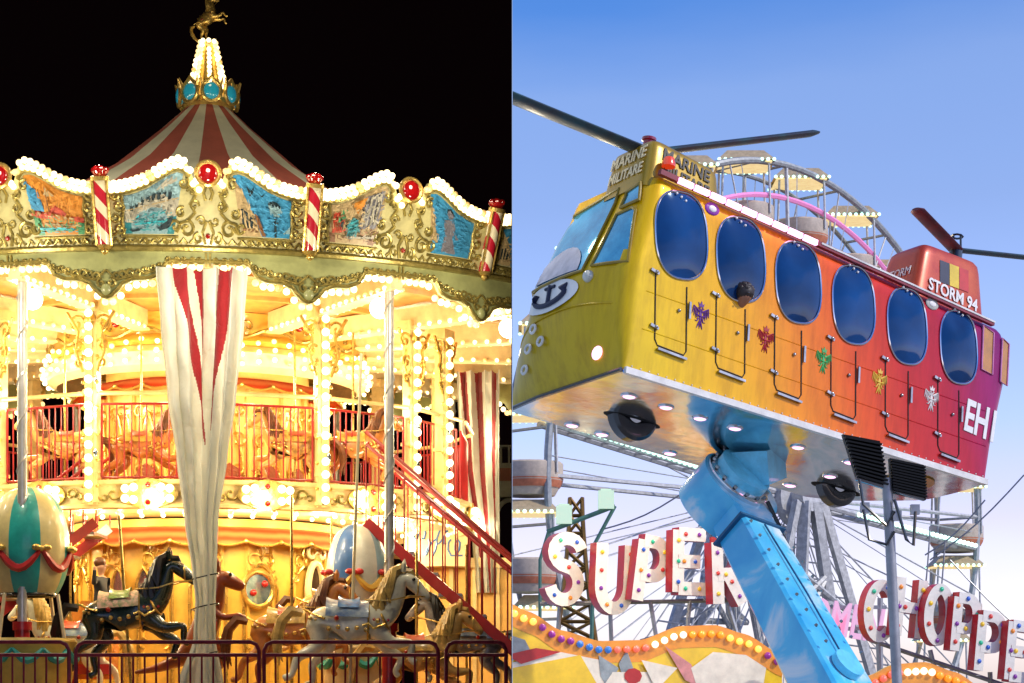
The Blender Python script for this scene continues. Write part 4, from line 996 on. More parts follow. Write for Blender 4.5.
SCREEN = mat('windscreen_glass', (.10, .50, .70), .07, .65, noise=.35, nscale=1.6, coat=.6, dark=(.03, .20, .38))
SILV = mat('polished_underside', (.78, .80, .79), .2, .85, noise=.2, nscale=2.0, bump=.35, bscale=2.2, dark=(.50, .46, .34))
def swirl_reflections():  # painted swirl with gold, teal and mauve reflections put into the metal colour
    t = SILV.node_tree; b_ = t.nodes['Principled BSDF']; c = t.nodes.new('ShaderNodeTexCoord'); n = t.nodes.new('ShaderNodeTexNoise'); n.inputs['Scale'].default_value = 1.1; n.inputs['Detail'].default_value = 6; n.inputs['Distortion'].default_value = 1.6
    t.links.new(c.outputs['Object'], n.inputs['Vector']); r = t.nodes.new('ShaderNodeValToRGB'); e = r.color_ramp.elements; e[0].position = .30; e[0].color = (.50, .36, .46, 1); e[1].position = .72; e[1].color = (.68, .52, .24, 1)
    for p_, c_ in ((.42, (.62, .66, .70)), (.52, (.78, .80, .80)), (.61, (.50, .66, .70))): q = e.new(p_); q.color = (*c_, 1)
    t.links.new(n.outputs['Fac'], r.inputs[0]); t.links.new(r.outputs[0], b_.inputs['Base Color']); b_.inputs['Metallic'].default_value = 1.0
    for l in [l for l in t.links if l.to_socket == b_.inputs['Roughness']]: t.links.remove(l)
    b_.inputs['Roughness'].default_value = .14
swirl_reflections()
PALE = mat('pale_trim', (.75, .72, .66), .3, coat=.4); PINKL = mat('pink_lamp', (1, .6, .8), .3, emit=(1, .45, .75), es=1.6, noise=0)
PWHITE = mat('pinkish_white_lamp', (1, .85, .92), .3, emit=(1, .42, .72), es=1.5, noise=0)
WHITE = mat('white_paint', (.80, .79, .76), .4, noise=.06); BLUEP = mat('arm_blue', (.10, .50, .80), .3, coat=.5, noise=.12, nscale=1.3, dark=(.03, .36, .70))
def cloud_highlights(m):  # airbrushed clouds and white highlights put into the blue of the arm
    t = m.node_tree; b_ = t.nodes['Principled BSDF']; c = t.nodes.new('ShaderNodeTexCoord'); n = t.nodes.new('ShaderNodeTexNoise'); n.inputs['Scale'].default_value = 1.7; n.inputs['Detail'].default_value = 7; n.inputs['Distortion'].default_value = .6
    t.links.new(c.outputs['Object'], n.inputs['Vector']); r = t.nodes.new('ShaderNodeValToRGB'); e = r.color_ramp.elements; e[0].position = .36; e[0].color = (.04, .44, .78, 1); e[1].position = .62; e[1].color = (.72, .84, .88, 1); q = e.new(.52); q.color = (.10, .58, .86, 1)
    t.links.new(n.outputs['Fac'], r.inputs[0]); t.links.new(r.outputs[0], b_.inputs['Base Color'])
cloud_highlights(BLUEP)
W = 1.95
def ttop(s): return 1.93-.065*s
def sfront(w, t):
    x = 2*w/W-1; bl = 1-abs(x)**2.6 if abs(x) < 1 else 0
    pr = [(0, .0), (.12, .07), (.35, .17), (.7, .25), (1.0, .24), (1.75, -.02), (2.2, -.05)]
    for (t0, b0), (t1, b1) in zip(pr, pr[1:]):
        if t <= t1: q = b0+(b1-b0)*(t-t0)/(t1-t0); break
    else: q = -.05
    a = .03*min(t, 1)+.05*max(0, t-1)
    ch = max(0, w-1.35)*.75*max(.12, min(1, (t-.45)/.75))*(1+.35*max(0, t-.9))
    return a-q*bl+ch-.02
def srear(w, t):
    x = 2*w/W-1
    return 4.53+.15*t-.35*max(0, t-1.45)+.10*(1-abs(x)**2.2)-.55*max(0, w-1.0)
def outline(t):
    pts = []; rc = .03+.15*min(1, t/.5); rr = .03+.10*min(1, t/.5)
    sA = sfront(rc, t); sB = srear(rr, t)
    for i in range(45): u = i/44; pts.append((sA+rc+(sB-rr-sA-rc)*u, 0.0))
    for i in range(1, 6): q = math.pi/2*i/6; pts.append((sB-rr+rr*math.sin(q), rr-rr*math.cos(q)))
    for i in range(13): w_ = rr+(W-rr)*i/13; pts.append((srear(w_, t), w_))
    for i in range(2, 46): u = 1-i/47; s0 = sfront(W, t); s1 = srear(W, t); pts.append((s0+(s1-s0)*u, W))
    for i in range(30): w_ = W+(rc-W)*i/29; pts.append((sfront(w_, t), w_))
    for i in range(1, 6): q = math.pi/2*i/6; pts.append((sA+rc-rc*math.cos(q), rc-rc*math.sin(q)))
    return pts
mb = MB(); levs = [0, .06, .12, .2, .3, .45, .6, .8, .9, 1.0, 1.1, 1.25, 1.4, 1.55, 1.7, 1.8, 1.88, 1.93]; n = len(outline(0))
vs_ = []
for l in levs:
    for s, w_ in outline(l):
        k = max(0, l-1.0)/.93; wt = w_-(.20*k*(w_/W)**2)          # far side leans in
        if l > 1.85: wt = wt+(.06 if wt < .5 else -.06)*(l-1.85)/.08
        vs_.append((s, wt, l*ttop(s)/1.93))
o_ = len(levs)-1
fs = [(j*n+i, j*n+(i+1) % n, (j+1)*n+(i+1) % n, (j+1)*n+i) for j in range(o_) for i in range(n)]
mb.add(vs_, fs)
cen = [(2.3+(s-2.3)*.7, .95+(w_-.95)*.7, ttop(s)+.05) for s, w_ in outline(1.93)]
b0 = len(mb.v); mb.v += cen
for i in range(n): mb.f.append((o_*n+i, o_*n+(i+1) % n, b0+(i+1) % n, b0+i)); mb.m.append(0)
mb.f.append(tuple(b0+i for i in range(n))); mb.m.append(0)
mb.build('hull', PAINT, heli, ang=50)
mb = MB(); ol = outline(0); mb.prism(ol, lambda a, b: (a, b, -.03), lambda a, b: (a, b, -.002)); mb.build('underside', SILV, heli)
mb = MB(); mb.bar((.0, -.012, -.012), (4.54, -.012, -.012), .05, .06); mb.build('sill_trim', PALE, heli)
mb = MB(); mb.tube([(sfront(W*i/20, 0)-.01, W*i/20, -.01) for i in range(21)], .02, 6); mb.build('nose_edge', BLACK, heli)
def sidecap(name, pts, m, off=.006, parent=None):
    q = MB(); q.prism(pts, lambda a, b: (a, -.0005, b), lambda a, b: (a, -off, b)); return q.build(name, m, parent or heli, ang=30)
# windows with chrome rims and person
def oval(k, g=1.0, n=40):
    sc_, tc_ = .475+.709*k, 1.405-.025*k; hw, hh = (.295-.009*k)*g, (.405-.007*k)*g; out_ = []
    for i in range(n):
        a = 2*math.pi*i/n; x = hw*math.copysign(abs(math.cos(a))**.78, math.cos(a)); y = hh*math.copysign(abs(math.sin(a))**.78, math.sin(a))
        out_.append((sc_+x-.17*y, tc_+y+.18*x))
    return out_
for k in range(6):
    q = MB(); ov = oval(k, .97); cx_, cz_ = sum(p_[0] for p_ in ov)/40, sum(p_[1] for p_ in ov)/40; vv_ = [(cx_, -.050, cz_)]
    for r_ in range(1, 9): f_ = r_/8; vv_ += [(cx_+(x-cx_)*f_, -.004-.046*(1-f_**2), cz_+(z-cz_)*f_) for x, z in ov]
    q.add(vv_, [(0, 1+i, 1+(i+1) % 40) for i in range(40)]+[(1+40*r_+i, 1+40*r_+(i+1) % 40, 1+40*(r_+1)+(i+1) % 40, 1+40*(r_+1)+i) for r_ in range(7) for i in range(40)]); wo = q.build('window', GLASS, heli)
    q = MB(); q.tube([(a, -.008, b) for a, b in oval(k)], .0105, 6, closed=True); q.build('window_rim', CHROME, wo)
    q = MB()
    for i in range(3): q.sphere((.475+.709*k-.05+.055*i-.06, -.022, 1.405-.025*k+.37-.02*i), .013, 6, 5)
    q.build('rim_lights', WHITE, wo)
# doors
HW = mat('worn_chrome', (.42, .41, .40), .28, .9, noise=.2)
LINE = mat('door_gap', (.02, .015, .01), .6)
for k in range(6):
    sx = .23+.709*k-.0*k; dw = .36-.014*k; sh = .12; tt, tb = 1.0-.02*k, .31-.03*k
    def DP(x, t): return (sx+x+sh*(tt-t)*.9, t)
    pts = [DP(0, tt), DP(0, tb+.05), DP(.03, tb), DP(dw-.03, tb-.015), DP(dw, tb+.03), DP(dw, tt-.06)]
    q = MB(); q.tube([(a, -.002, b) for a, b in pts], .0075, 5); do = q.build('door', LINE, heli)
    for t_ in (tt-.02, tb+.16):
        a, b = DP(0, t_); q = MB(); q.bar((a-.06, -.014, b+.01), (a+.03, -.014, b-.01), .022, .026); q.sphere((a+.0, -.024, b), .018, 8, 6); q.build('hinge', HW, do)
    q = MB(); a, b = DP(dw, (tt+tb)/2+.06); q.bar((a+.02, -.02, b+.09), (a+.03, -.02, b-.07), .015, .022); q.sphere((a-.09, -.010, b-.02), .018, 8, 5); q.build('handle', HW, do)
    q = MB(); a0, b0_ = DP(.02, tb-.035); a1, b1 = DP(dw-.01, tb-.05); q.bar((a0, -.02, b0_), (a1, -.02, b1), .028, .022); q.build('door_step', HW, do)
# pressed swage lines and rivets
mb = MB()
for t_ in (.78, .42): mb.tube([(.15, .004, t_), (4.5, .004, t_-.06)], .008, 6)
mb.build('swage_line', PAINT, heli)
mb = MB()
for i in range(46):
    mb.sphere((.08+i*.098, -.003, .045), .008, 6, 4)
mb.build('rivets', PALE, heli)
# crests
def crest(s, t, sc_, m):
    q = MB()
    def Q(a, b): return (s+a*sc_, -.004, t+b*sc_)
    def poly(pts): q.prism([(s+a*sc_, t+b*sc_) for a, b in pts], lambda a, b: (a, -.001, b), lambda a, b: (a, -.006, b))
    poly([(-.15, .62), (-.20, .86), (-.09, .74), (0, .95), (.09, .74), (.20, .86), (.15, .62)])
    poly([(-.10, .40), (0, .48), (.10, .40), (.08, .05), (0, -.2), (-.08, .05)])
    for g in (-1, 1):
        q.tube([Q(g*.03, .38), Q(g*.10, .56), Q(g*.22, .54)], [.04*sc_, .05*sc_, .012*sc_], 6)
        q.tube([Q(g*.06, .32), Q(g*.28, .46), Q(g*.50, .62)], [.05*sc_, .05*sc_, .02*sc_], 6)
        for i in range(4):
            x0 = .20+.10*i; y0 = .42+.06*i
            q.tube([Q(g*x0, y0), Q(g*(x0+.03), y0-.28), Q(g*(x0-.02+.03*i), y0-.62+.05*i)], [.03*sc_, .036*sc_, .010*sc_], 6)
        q.tube([Q(g*.05, .02), Q(g*.22, -.22), Q(g*.36, -.20)], [.04*sc_, .035*sc_, .012*sc_], 6)
    for g in (-1, 0, 1): q.tube([Q(g*.03, -.15), Q(g*.12, -.42), Q(g*.2, -.62)], [.04*sc_, .042*sc_, .01*sc_], 6)
    q.tube([Q(-.34, .16), Q(0, .08), Q(.34, .12)], .045*sc_, 6)
    q.build('crest', m, heli)
for (px, py), c_, nm in (((700, 318), (.12, .02, .22), 'crest_purple'), ((765, 342), (.40, .01, .02), 'crest_red'), ((823, 363), (.05, .40, .10), 'crest_green'), ((879, 384), (.80, .50, .05), 'crest_yellow'), ((931, 401), (.75, .7, .65), 'crest_white')):
    l = UNP(px, py, 1, 0); crest(l.x, l.z, .17, mat(nm, c_, .4, noise=.05))
# lettering on the side
def put_text(nm, txt, size, m, o, xax, yax, ext=.003, off=0, xs=1.0, parent=None):
    ob = link(nm, text_mesh(txt, size, ext, m, off, 'CENTER', xs), parent or heli)
    x = Vector(xax).normalized(); y = Vector(yax); y = (y-x*y.dot(x)).normalized(); z = x.cross(y)
    M = Matrix((x, y, z)).transposed().to_4x4(); M.translation = Vector(o); ob.matrix_local = M; return ob
l = UNP(981, 423, 1, 0); put_text('lettering', 'EH1', .46, WHITE, (l.x, -.006, l.z), (1, 0, -.08), (-.08, 0, 1), .004, .012, .60)
# rear small windows in magenta end
for px, py, hw in ((987, 350, .085), (1004, 362, .055)):
    l = UNP(px, py, 1, 0); s, t = l.x, l.z
    p4 = [(s-hw, t+.24), (s+hw*.8, t+.20), (s+hw*1.1, t-.24), (s-hw*.7, t-.22)]
    wo = sidecap('rear_window', p4, mat('amber_window', (.55, .22, .01), .2, coat=.8), .006)
    q = MB(); q.tube([(a, -.008, b) for a, b in p4], .010, 5, closed=True); q.build('window_frame', mat('pink_frame', (.6, .2, .4), .3), wo)
# rail of lights along the roof edge
mb = MB(); mb.bar((.15, -.02, 1.915), (4.45, -.02, 1.64), .05, .05); rail_o = mb.build('roof_rail', mat('dark_red_rail', (.25, .02, .03), .35), heli)
for i in range(9):
    s0 = .35+i*.19; mb = MB(); mb.bar((s0, -.05, 1.902-.064*(s0-.15)), (s0+.165, -.05, 1.902-.064*(s0+.0)), .035, .05); mb.build('strip_lamp', PINKL if i % 3 else PWHITE, rail_o)
mb = MB(); mb.bar((2.1, -.046, 1.80), (4.45, -.046, 1.652), .012, .018); mb.build('pale_stripe', PALE, rail_o)
for px, py, m in ((712, 209, (.25, .02, .35)), (932, 304, (.45, .45, .4))):
    l = UNP(px, py, 1, 0); q = MB(); q.sphere((l.x, -.004, l.z), .085, 16, 8, (1, .12, .7)); eo = q.build('badge', mat('badge_%d' % px, m, .4), heli)
    q = MB(); q.sphere((l.x, -.014, l.z), .045, 12, 6, (1, .15, .7)); q.build('badge_centre', WHITE, eo)
# ---- front: windscreens, nose emblem
def front_patch(nm, pts, m, off=.012, parent=None, rim=None, rings=8):
    q = MB(); cx_ = sum(a for a, b in pts)/len(pts); cy_ = sum(b for a, b in pts)/len(pts); n_ = []
    for i in range(len(pts)):
        a, b = pts[i], pts[(i+1) % len(pts)]
        for j in range(6): n_.append((a[0]+(b[0]-a[0])*j/6, a[1]+(b[1]-a[1])*j/6))
    L = len(n_)
    def pos(a, b, o=off): k = max(0, b-1.0)/.93; return (sfront(a, b)-o, a-(.20*k*(a/W)**2), b*ttop(0)/1.93)
    v = [pos(cx_+(a-cx_)*r/rings, cy_+(b-cy_)*r/rings) for r in range(1, rings+1) for a, b in n_]; v.append(pos(cx_, cy_)); C_ = len(v)-1
    f = [(r*L+i, r*L+(i+1) % L, (r+1)*L+(i+1) % L, (r+1)*L+i) for r in range(rings-1) for i in range(L)]+[(C_, i, (i+1) % L) for i in range(L)]
    q.add(v, f); o = q.build(nm, m, parent or heli)
    if rim:
        q = MB(); q.tube([pos(a, b, off+.003) for a, b in n_], .016, 6, closed=True); q.build('window_frame', rim, o)
    return o
DARKY = mat('olive_frame', (.30, .20, .01), .35)
front_patch('windscreen', [(.54, 1.00), (1.52, .98), (1.44, 1.78), (.50, 1.87)], SCREEN, rim=DARKY)
front_patch('windscreen', [(.06, 1.02), (.44, 1.03), (.38, 1.56), (.16, 1.58), (.10, 1.54)], SCREEN, rim=DARKY)
front_patch('windscreen', [(.08, 1.64), (.36, 1.63), (.34, 1.79), (.12, 1.82)], SCREEN, rim=DARKY)
front_patch('windscreen', [(1.60, .98), (1.88, .98), (1.82, 1.70), (1.52, 1.76)], SCREEN, rim=DARKY)
front_patch('windscreen_disc', [(1.02+.40*math.cos(i*math.pi/12), 1.03+.33*math.sin(i*math.pi/12)) for i in range(13)], mat('pale_reflector', (.52, .5, .56), .3, noise=.15), .02)
em = front_patch('emblem', [(1.0+.44*math.cos(i*math.pi/14), .84+.15*math.sin(i*math.pi/14)) for i in range(28)], WHITE, .012, rings=6)
def ft(a, b, o=.022): return (sfront(a, b)-o, a, b*ttop(0)/1.93)
mb = MB(); NAVY = mat('navy_ink', (.01, .015, .05), .5)
mb.tube([ft(1.0, .95-.18*i/4) for i in range(5)], .022, 6)
mb.tube([ft(1.0+.27*math.cos(math.pi+math.pi*i/12), .86+.10*math.sin(math.pi+math.pi*i/12)) for i in range(13)], [.008]+[.026]*11+[.008], 6)
mb.tube([ft(1.22, .86), ft(1.28, .92)], [.05, .005], 6); mb.tube([ft(.78, .86), ft(.72, .92)], [.05, .005], 6); mb.tube([ft(.92, .93), ft(1.08, .93)], .016, 6)
mb.build('anchor', NAVY, em)
mb = MB()
for a, b in ((1.36, .42), (1.12, .44), (1.50, .26), (1.24, .58)):
    c = Vector(ft(a, b, .0)); mb.tube([c+Vector((-.03, .045*math.cos(i*math.pi/8), .04*math.sin(i*math.pi/8))) for i in range(16)], .014, 6, closed=True)
mb.build('nose_fitting', PALE, heli)
mb = MB(); c = Vector(ft(.46, .93, 0)); mb.sphere(c, .06, 12, 8); mb.build('headlight', mat('lens', (.6, .6, .5), .1, coat=1), heli)
mb = MB(); mb.tube([(sfront(a, .62+.05*math.sin(a*2))-.004, a, .62+.05*math.sin(a*2)) for a in [W*i/20 for i in range(1, 20)]], .007, 6); mb.build('nose_crease', PAINT, heli)
mb = MB(); c = Vector(ft(.34, .20, .0)); mb.sphere(c, .075, 12, 8, (.4, 1, .9)); mb.build('nose_lamp', PWHITE, heli)
# underside lamps
for px, py in ((629, 396), (666, 407), (735, 428), (602, 434), (637, 434), (670, 453), (735, 468), (798, 447), (790, 485), (572, 425), (700, 418), (850, 462), (830, 476)):
    l = UNP(px, py, 2, -.03); q = MB(); q.sphere((l.x, l.y, -.032), .062, 14, 6, (1, 1, .35)); lo = q.build('underside_lamp', PWHITE, heli)
    q = MB(); q.tube([(l.x+.07*math.cos(i*math.pi/8), l.y+.07*math.sin(i*math.pi/8), -.033) for i in range(16)], .012, 6, closed=True); q.build('lamp_ring', CHROME, lo)
# wheels half out of their wells
for px, py, rr in ((632, 420, .27), (836, 489, .25)):
    l = UNP(px, py, 2, -.03); l.y = min(l.y, 1.55); c = Vector((l.x, l.y, -.03)); sp = Matrix.Rotation(R(20), 3, 'Z')
    q = MB(); q.prism([(c.x+.33*math.cos(a), c.y+.12*math.sin(a)) for a in [i*math.pi/14 for i in range(28)]], lambda a, b: (a, b, -.03), lambda a, b: (a, b, -.034)); wb = q.build('wheel_well', mat('dark_well', (.02, .02, .02), .85, 0, spec=.2), heli)  # flat dark oval fixed to the belly around the wheel
    q = MB(); prof = [(.10, -.07), (.17, -.085), (rr-.03, -.08), (rr, -.05), (rr, .05), (rr-.03, .08), (.17, .085), (.10, .07)]
    Mx = Matrix.Rotation(R(90), 3, 'X'); c2 = c+Vector((0, 0, .06))
    q.lathe(prof+[prof[0]], 32, c2, M=Mx); wh = q.build('wheel', BLACK, heli)
    q = MB(); q.lathe([(.001, .05), (.05, .075), (.10, .06), (.105, -.06), (.05, -.075), (.001, -.05)], 20, c2, M=Mx); q.build('rim', CHROME, wh)
# rear belly panel with orange oval
mb = MB(); mb.prism([(4.02+.26*math.cos(a), .62+.34*math.sin(a)) for a in [i*math.pi/12 for i in range(24)]], lambda a, b: (a, b, -.034), lambda a, b: (a, b, -.045)); mb.build('belly_panel', mat('amber_panel_metal', (.55, .24, .02), .2, .5), heli)
# roof pod with MARINE MILITARE
def pod(nm, s0, s1, w0, w1, t0, t1, tap, m, rearlean=0.0, slope=0.0):
    q = MB(); n_ = 56; lv = [0, .3, .6, .85, .95, 1.0]; vv_ = []
    for l in lv:
        k = 1-tap*l-(.07 if l == 1 else .015 if l > .9 else 0)
        for i in range(n_):
            a = 2*math.pi*i/n_; x = math.copysign(abs(math.cos(a))**.24, math.cos(a)); y = math.copysign(abs(math.sin(a))**.24, math.sin(a))
            sx = (s0+s1)/2+(s1-s0)/2*x*k+rearlean*l
            vv_.append((sx, (w0+w1)/2+(w1-w0)/2*y*k, t0+(t1-t0)*l-slope*(sx-s0)))
    q.add(vv_, [(j*n_+i, j*n_+(i+1) % n_, (j+1)*n_+(i+1) % n_, (j+1)*n_+i) for j in range(len(lv)-1) for i in range(n_)]+[tuple((len(lv)-1)*n_+i for i in range(n_))])
    return q.build(nm, m, heli, ang=50)
OLV = mat('olive_gold_paint', (.42, .26, .012), .32, .3, noise=.12, nscale=2, coat=.3); AMB = mat('amber_red_paint', (.48, .085, .015), .34, .2, noise=.2, nscale=2, coat=.2, dark=(.42, .03, .015))
pd = pod('rotor_pod', .05, .98, .04, .80, 1.80, 2.29, .14, OLV, 0, .12)
def pw(s, t): return .42-.38*(1-.14*(t-1.80+.12*(s-.05))/.49)
def ps(t): return .515-.465*(1-.14*(t-1.80)/.49)
BLK = mat('black_lettering', (.02, .015, .01), .5, noise=0); CRL = mat('cream_lettering', (.75, .62, .35), .5, noise=0)
put_text('lettering', 'MARINE', .165, BLK, (.51, pw(.5, 2.115)-.008, 2.115), (1, 0, -.12), (0, .12, 1), .003, .004, .95, pd)
put_text('lettering', 'MILITARE', .15, BLK, (.51, pw(.5, 1.965)-.008, 1.965), (1, 0, -.12), (0, .12, 1), .003, .004, .88, pd)
put_text('lettering', 'MARINE', .165, CRL, (ps(2.15)-.010, .42, 2.15), (.0, -1, 0), (.15, 0, 1), .003, .003, .95, pd)
put_text('lettering', 'MILITARE', .15, CRL, (ps(1.99)-.010, .42, 1.99), (.0, -1, 0), (.15, 0, 1), .003, .003, .86, pd)
# beacon, main rotor
pm = UNP(648, 150, 1, .42); mb = MB(); mb.lathe([(.085, 0), (.085, .03), (.055, .05), (.055, .12), (.07, .13), (.07, .155), (.01, .16)], 20, (pm.x, .42, pm.z-.04)); mb.build('beacon', mat('beacon_red', (.30, .01, .02), .2, coat=1), heli)
mb = MB(); q_ = UNP(668, 165, 1, .0); mb.lathe([(.065, 0), (.065, .03), (.045, .085), (.01, .10)], 16, (q_.x, -.01, q_.z-.02)); mb.build('warning_lamp', mat('warning_red', (.6, .04, .01), .2, coat=1, emit=(1, .1, .02), es=.25), heli)
TEALB = mat('dark_teal_blade', (.012, .05, .055), .5, coat=.1, noise=.3, nscale=3, dark=(.03, .012, .02))
def blade(nm, a, b, w0, th, m=TEALB):
    q = MB(); a, b = Vector(a), Vector(b); d = (b-a).normalized(); up = Vector((0, 0, 1)); x = d.cross(up).normalized(); up = x.cross(d)
    def fn(u, v): c = a+(b-a)*v; an = 2*math.pi*u; k = 1 if v < .96 else .55; return c+x*math.cos(an)*w0*k+up*math.sin(an)*th*k
    q.grid(12, 24, fn); q.add([fn(i/12, 1) for i in range(12)], [tuple(range(12))]); return q.build(nm, m, heli)
hub = Vector((pm.x, .42, pm.z-.03))
tl = UNP(500, 92, 2, hub.z+.10); tr = UNP(816, 133, 2, hub.z+.30)
tl = UNP(498, 92, 1, .30); tr = UNP(816, 133, 1, 1.0)
mb = MB(); mb.tube([hub+Vector((0, 0, -.16)), hub+Vector((0, 0, .05))], .09, 12); ho_ = mb.build('rotor_hub', mat('hub_red', (.25, .01, .02), .3), heli)
blade('rotor_blade', hub, tl, .10, .035); blade('rotor_blade', hub, tr, .10, .035)
# tail pod
tp = pod('tail_pod', 3.40, 4.47, .06, .75, 1.55, 2.30, .24, AMB, .04, .0)
def tw(t): return .405-.345*(1-.24*(t-1.55)/.75)
for i, (nm, c_) in enumerate((('flag_black', (.01, .015, .05)), ('flag_yellow', (.75, .52, .02)), ('flag_red', (.55, .01, .015)))):
    x0 = 3.79+i*.135; q = MB(); za, zb = 1.93, 2.17
    q.add([(x0, tw(za)-.006, za), (x0+.13, tw(za)-.006, za), (x0+.13, tw(zb)-.006, zb), (x0, tw(zb)-.006, zb)], [(0, 1, 2, 3)]); q.build('flag_stripe', mat(nm, c_, .4), tp)
put_text('lettering', 'STORM 94', .185, WHITE, (3.97, tw(1.835)-.010, 1.835), (1, 0, -.08), (0, .11, 1), .003, .004, .82, tp)
put_text('lettering', 'STORM', .14, WHITE, (3.492, .40, 2.0), (0, -1, 0), (.17, 0, 1), .003, .0, .8, tp)
hb = UNP(956, 250, 1, .6); hub2 = Vector(hb)
mb = MB(); mb.tube([hub2+Vector((0, 0, -.15)), hub2+Vector((0, 0, .02))], .07, 10)
for a in range(4): mb.tube([hub2+Vector((.07*math.cos(a*1.57), .07*math.sin(a*1.57), 0)), hub2+Vector((.05*math.cos(a*1.57), .05*math.sin(a*1.57), .16))], .012, 5)
mb.tube([hub2+Vector((.06*math.cos(i*.785), .06*math.sin(i*.785), .15)) for i in range(8)], .012, 5, closed=True); mb.build('tail_rotor_hub', BLACK, heli)
ra = UNP(916, 209, 1, .35); rb = UNP(1040, 259, 1, .9)
DRB = mat('dark_red_blade', (.16, .02, .03), .5, coat=.1, noise=.3, nscale=3, dark=(.02, .012, .02))
blade('tail_rotor_blade', hub2, ra, .085, .03, DRB); blade('tail_rotor_blade', hub2, rb, .06, .025)
# child inside behind second window: head and shoulders seen in the window
kid = thing('person', 'dark haired child looking out of the second oval helicopter window', 'person'); kp = UNP(747, 294, 1, -.07)
me = skin([(0, .34, -.42), (0, .24, -.24), (0, .10, -.10), (0, -.01, .0), (0, 0, .06), (-.14, .27, -.26), (-.17, .28, -.42), (.14, .27, -.26), (.17, .28, -.42)], [(0, 1), (1, 2), (2, 3), (3, 4), (1, 5), (5, 6), (1, 7), (7, 8)], [.09, .08, .04, .085, .07, .04, .03, .04, .03])
me.materials.append(mat('child_skin', (.30, .13, .07), .5, noise=.1)); link('body', me, kid)
mb = MB(); mb.sphere((0, .015, .035), .098, 14, 10, (1, 1, .95))
rnd = random.Random(2)
for i in range(40):
    a = rnd.uniform(0, 6.28); e = rnd.uniform(.1, 1.4); v = Vector((math.cos(a)*math.cos(e), math.sin(a)*math.cos(e), math.sin(e)))*.085+Vector((0, .02, .035)); mb.sphere(v, .028, 6, 5)
mb.build('hair', mat('child_hair', (.02, .012, .01), .5), kid)
mb = MB()
for s in (-1, 1): mb.sphere((s*.03, -.088, .0), .011, 6, 5)
mb.build('eyes', BLACK, kid)
kid.matrix_world = HM @ Matrix.Translation((kp.x, -.045, kp.z-.01)) @ Matrix.Scale(.95, 4)
# ------------------------------------------------------------------ lifting arm
P0, P1 = PX(730, 500, 21.0), PX(838, 700, 19.2)
arm = thing('helicopter_lift', 'thick sky blue steel arm carrying the helicopter', 'lift')
d = (P1-P0).normalized(); ln = (P1-P0).length
nf = Vector((.62, -.70, .35)); nf = (nf-d*nf.dot(d)).normalized(); sd = d.cross(nf).normalized()
MA = Matrix((sd, d, nf)).transposed()
def AB(u, v, h): return P0+d*v+sd*u+nf*h
mb = MB()
hw0, hw1, hd0, hd1 = .25, .28, .19, .22
def sect(v, hw, hd, c=.03): return [AB(a, v, b) for a, b in ((-hw+c, hd), (hw-c, hd), (hw, hd-c), (hw, -hd+c), (hw-c, -hd), (-hw+c, -hd), (-hw, -hd+c), (-hw, hd-c))]
secs = [sect(-.05, hw0, hd0), sect(.55, .265, .20), sect(1.6, hw1, hd1), sect(ln+.5, .33, .25)]
v_ = [p_ for s_ in secs for p_ in s_]
mb.add(v_, [(j*8+i, j*8+(i+1) % 8, (j+1)*8+(i+1) % 8, (j+1)*8+i) for j in range(3) for i in range(8)]+[tuple(range(8)), tuple(range(24, 32))])
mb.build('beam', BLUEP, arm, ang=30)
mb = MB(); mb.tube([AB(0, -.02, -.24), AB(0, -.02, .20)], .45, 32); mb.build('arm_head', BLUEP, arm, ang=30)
mb = MB(); mb.tube([AB(0.05, -.05, .20), AB(0.05, -.05, .24), AB(.05, -.05, .27)], [.36, .36, .30], 32); mb.build('bearing_ring', CHROME, arm, ang=30)
mb = MB(); mb.tube([AB(0.05, -.05, .26), AB(.05, -.05, .36), AB(.05, -.05, .38)], [.29, .29, .2], 28)
mb.bar(AB(.05, -.05, .37), HM @ UNP(765, 462, 2, -.02), .44, .34); mb.build('pivot_block', mat('light_arm_blue', (.16, .66, .90), .3, coat=.5, noise=.12), arm, ang=30)
mb = MB(); mb.tube([AB(0.02, .62, .225), AB(.0, 1.6, .256), AB(0, ln-.1, .27)], .010, 5)
mb.bar(AB(-.31, .55, .0), AB(.31, .55, .0), .03, .45, nf); mb.build('weld_seam', mat('seam_blue', (.01, .10, .22), .5), arm)
for i in range(9):
    for s in (-1, 1):
        q = MB(); c_ = AB(s*.235, .66+i*.22, .225+.011*i); q.tube([c_, c_+nf*.02], [.018, .014], 8); q.build('bolt', HW, arm)
for i in range(14):
    a_ = 2*math.pi*i/14; q = MB(); c_ = AB(.05+.325*math.cos(a_), -.05+.325*math.sin(a_), .262); q.tube([c_, c_+nf*.025], .020, 6); q.build('bolt', HW, arm)
mb = MB(); mb.tube([AB(-.22, .2, .24), AB(-.33, .5, .16), AB(-.34, 1.2, .05), AB(-.37, 2.0, .02), AB(-.40, ln, .0)], .022, 8); mb.build('hose', BLACK, arm)
mb = MB(); mb.box(AB(-.315, 1.35, .06), (.05, .2, .14), MA); mb.build('junction_plate', STEEL, arm, False)
mb = MB(); mb.tube([AB(.03, ln-.18, .25), AB(.03, ln-.18, .32)], .16, 24); mb.build('boss_cap', MATS['light_arm_blue'], arm)
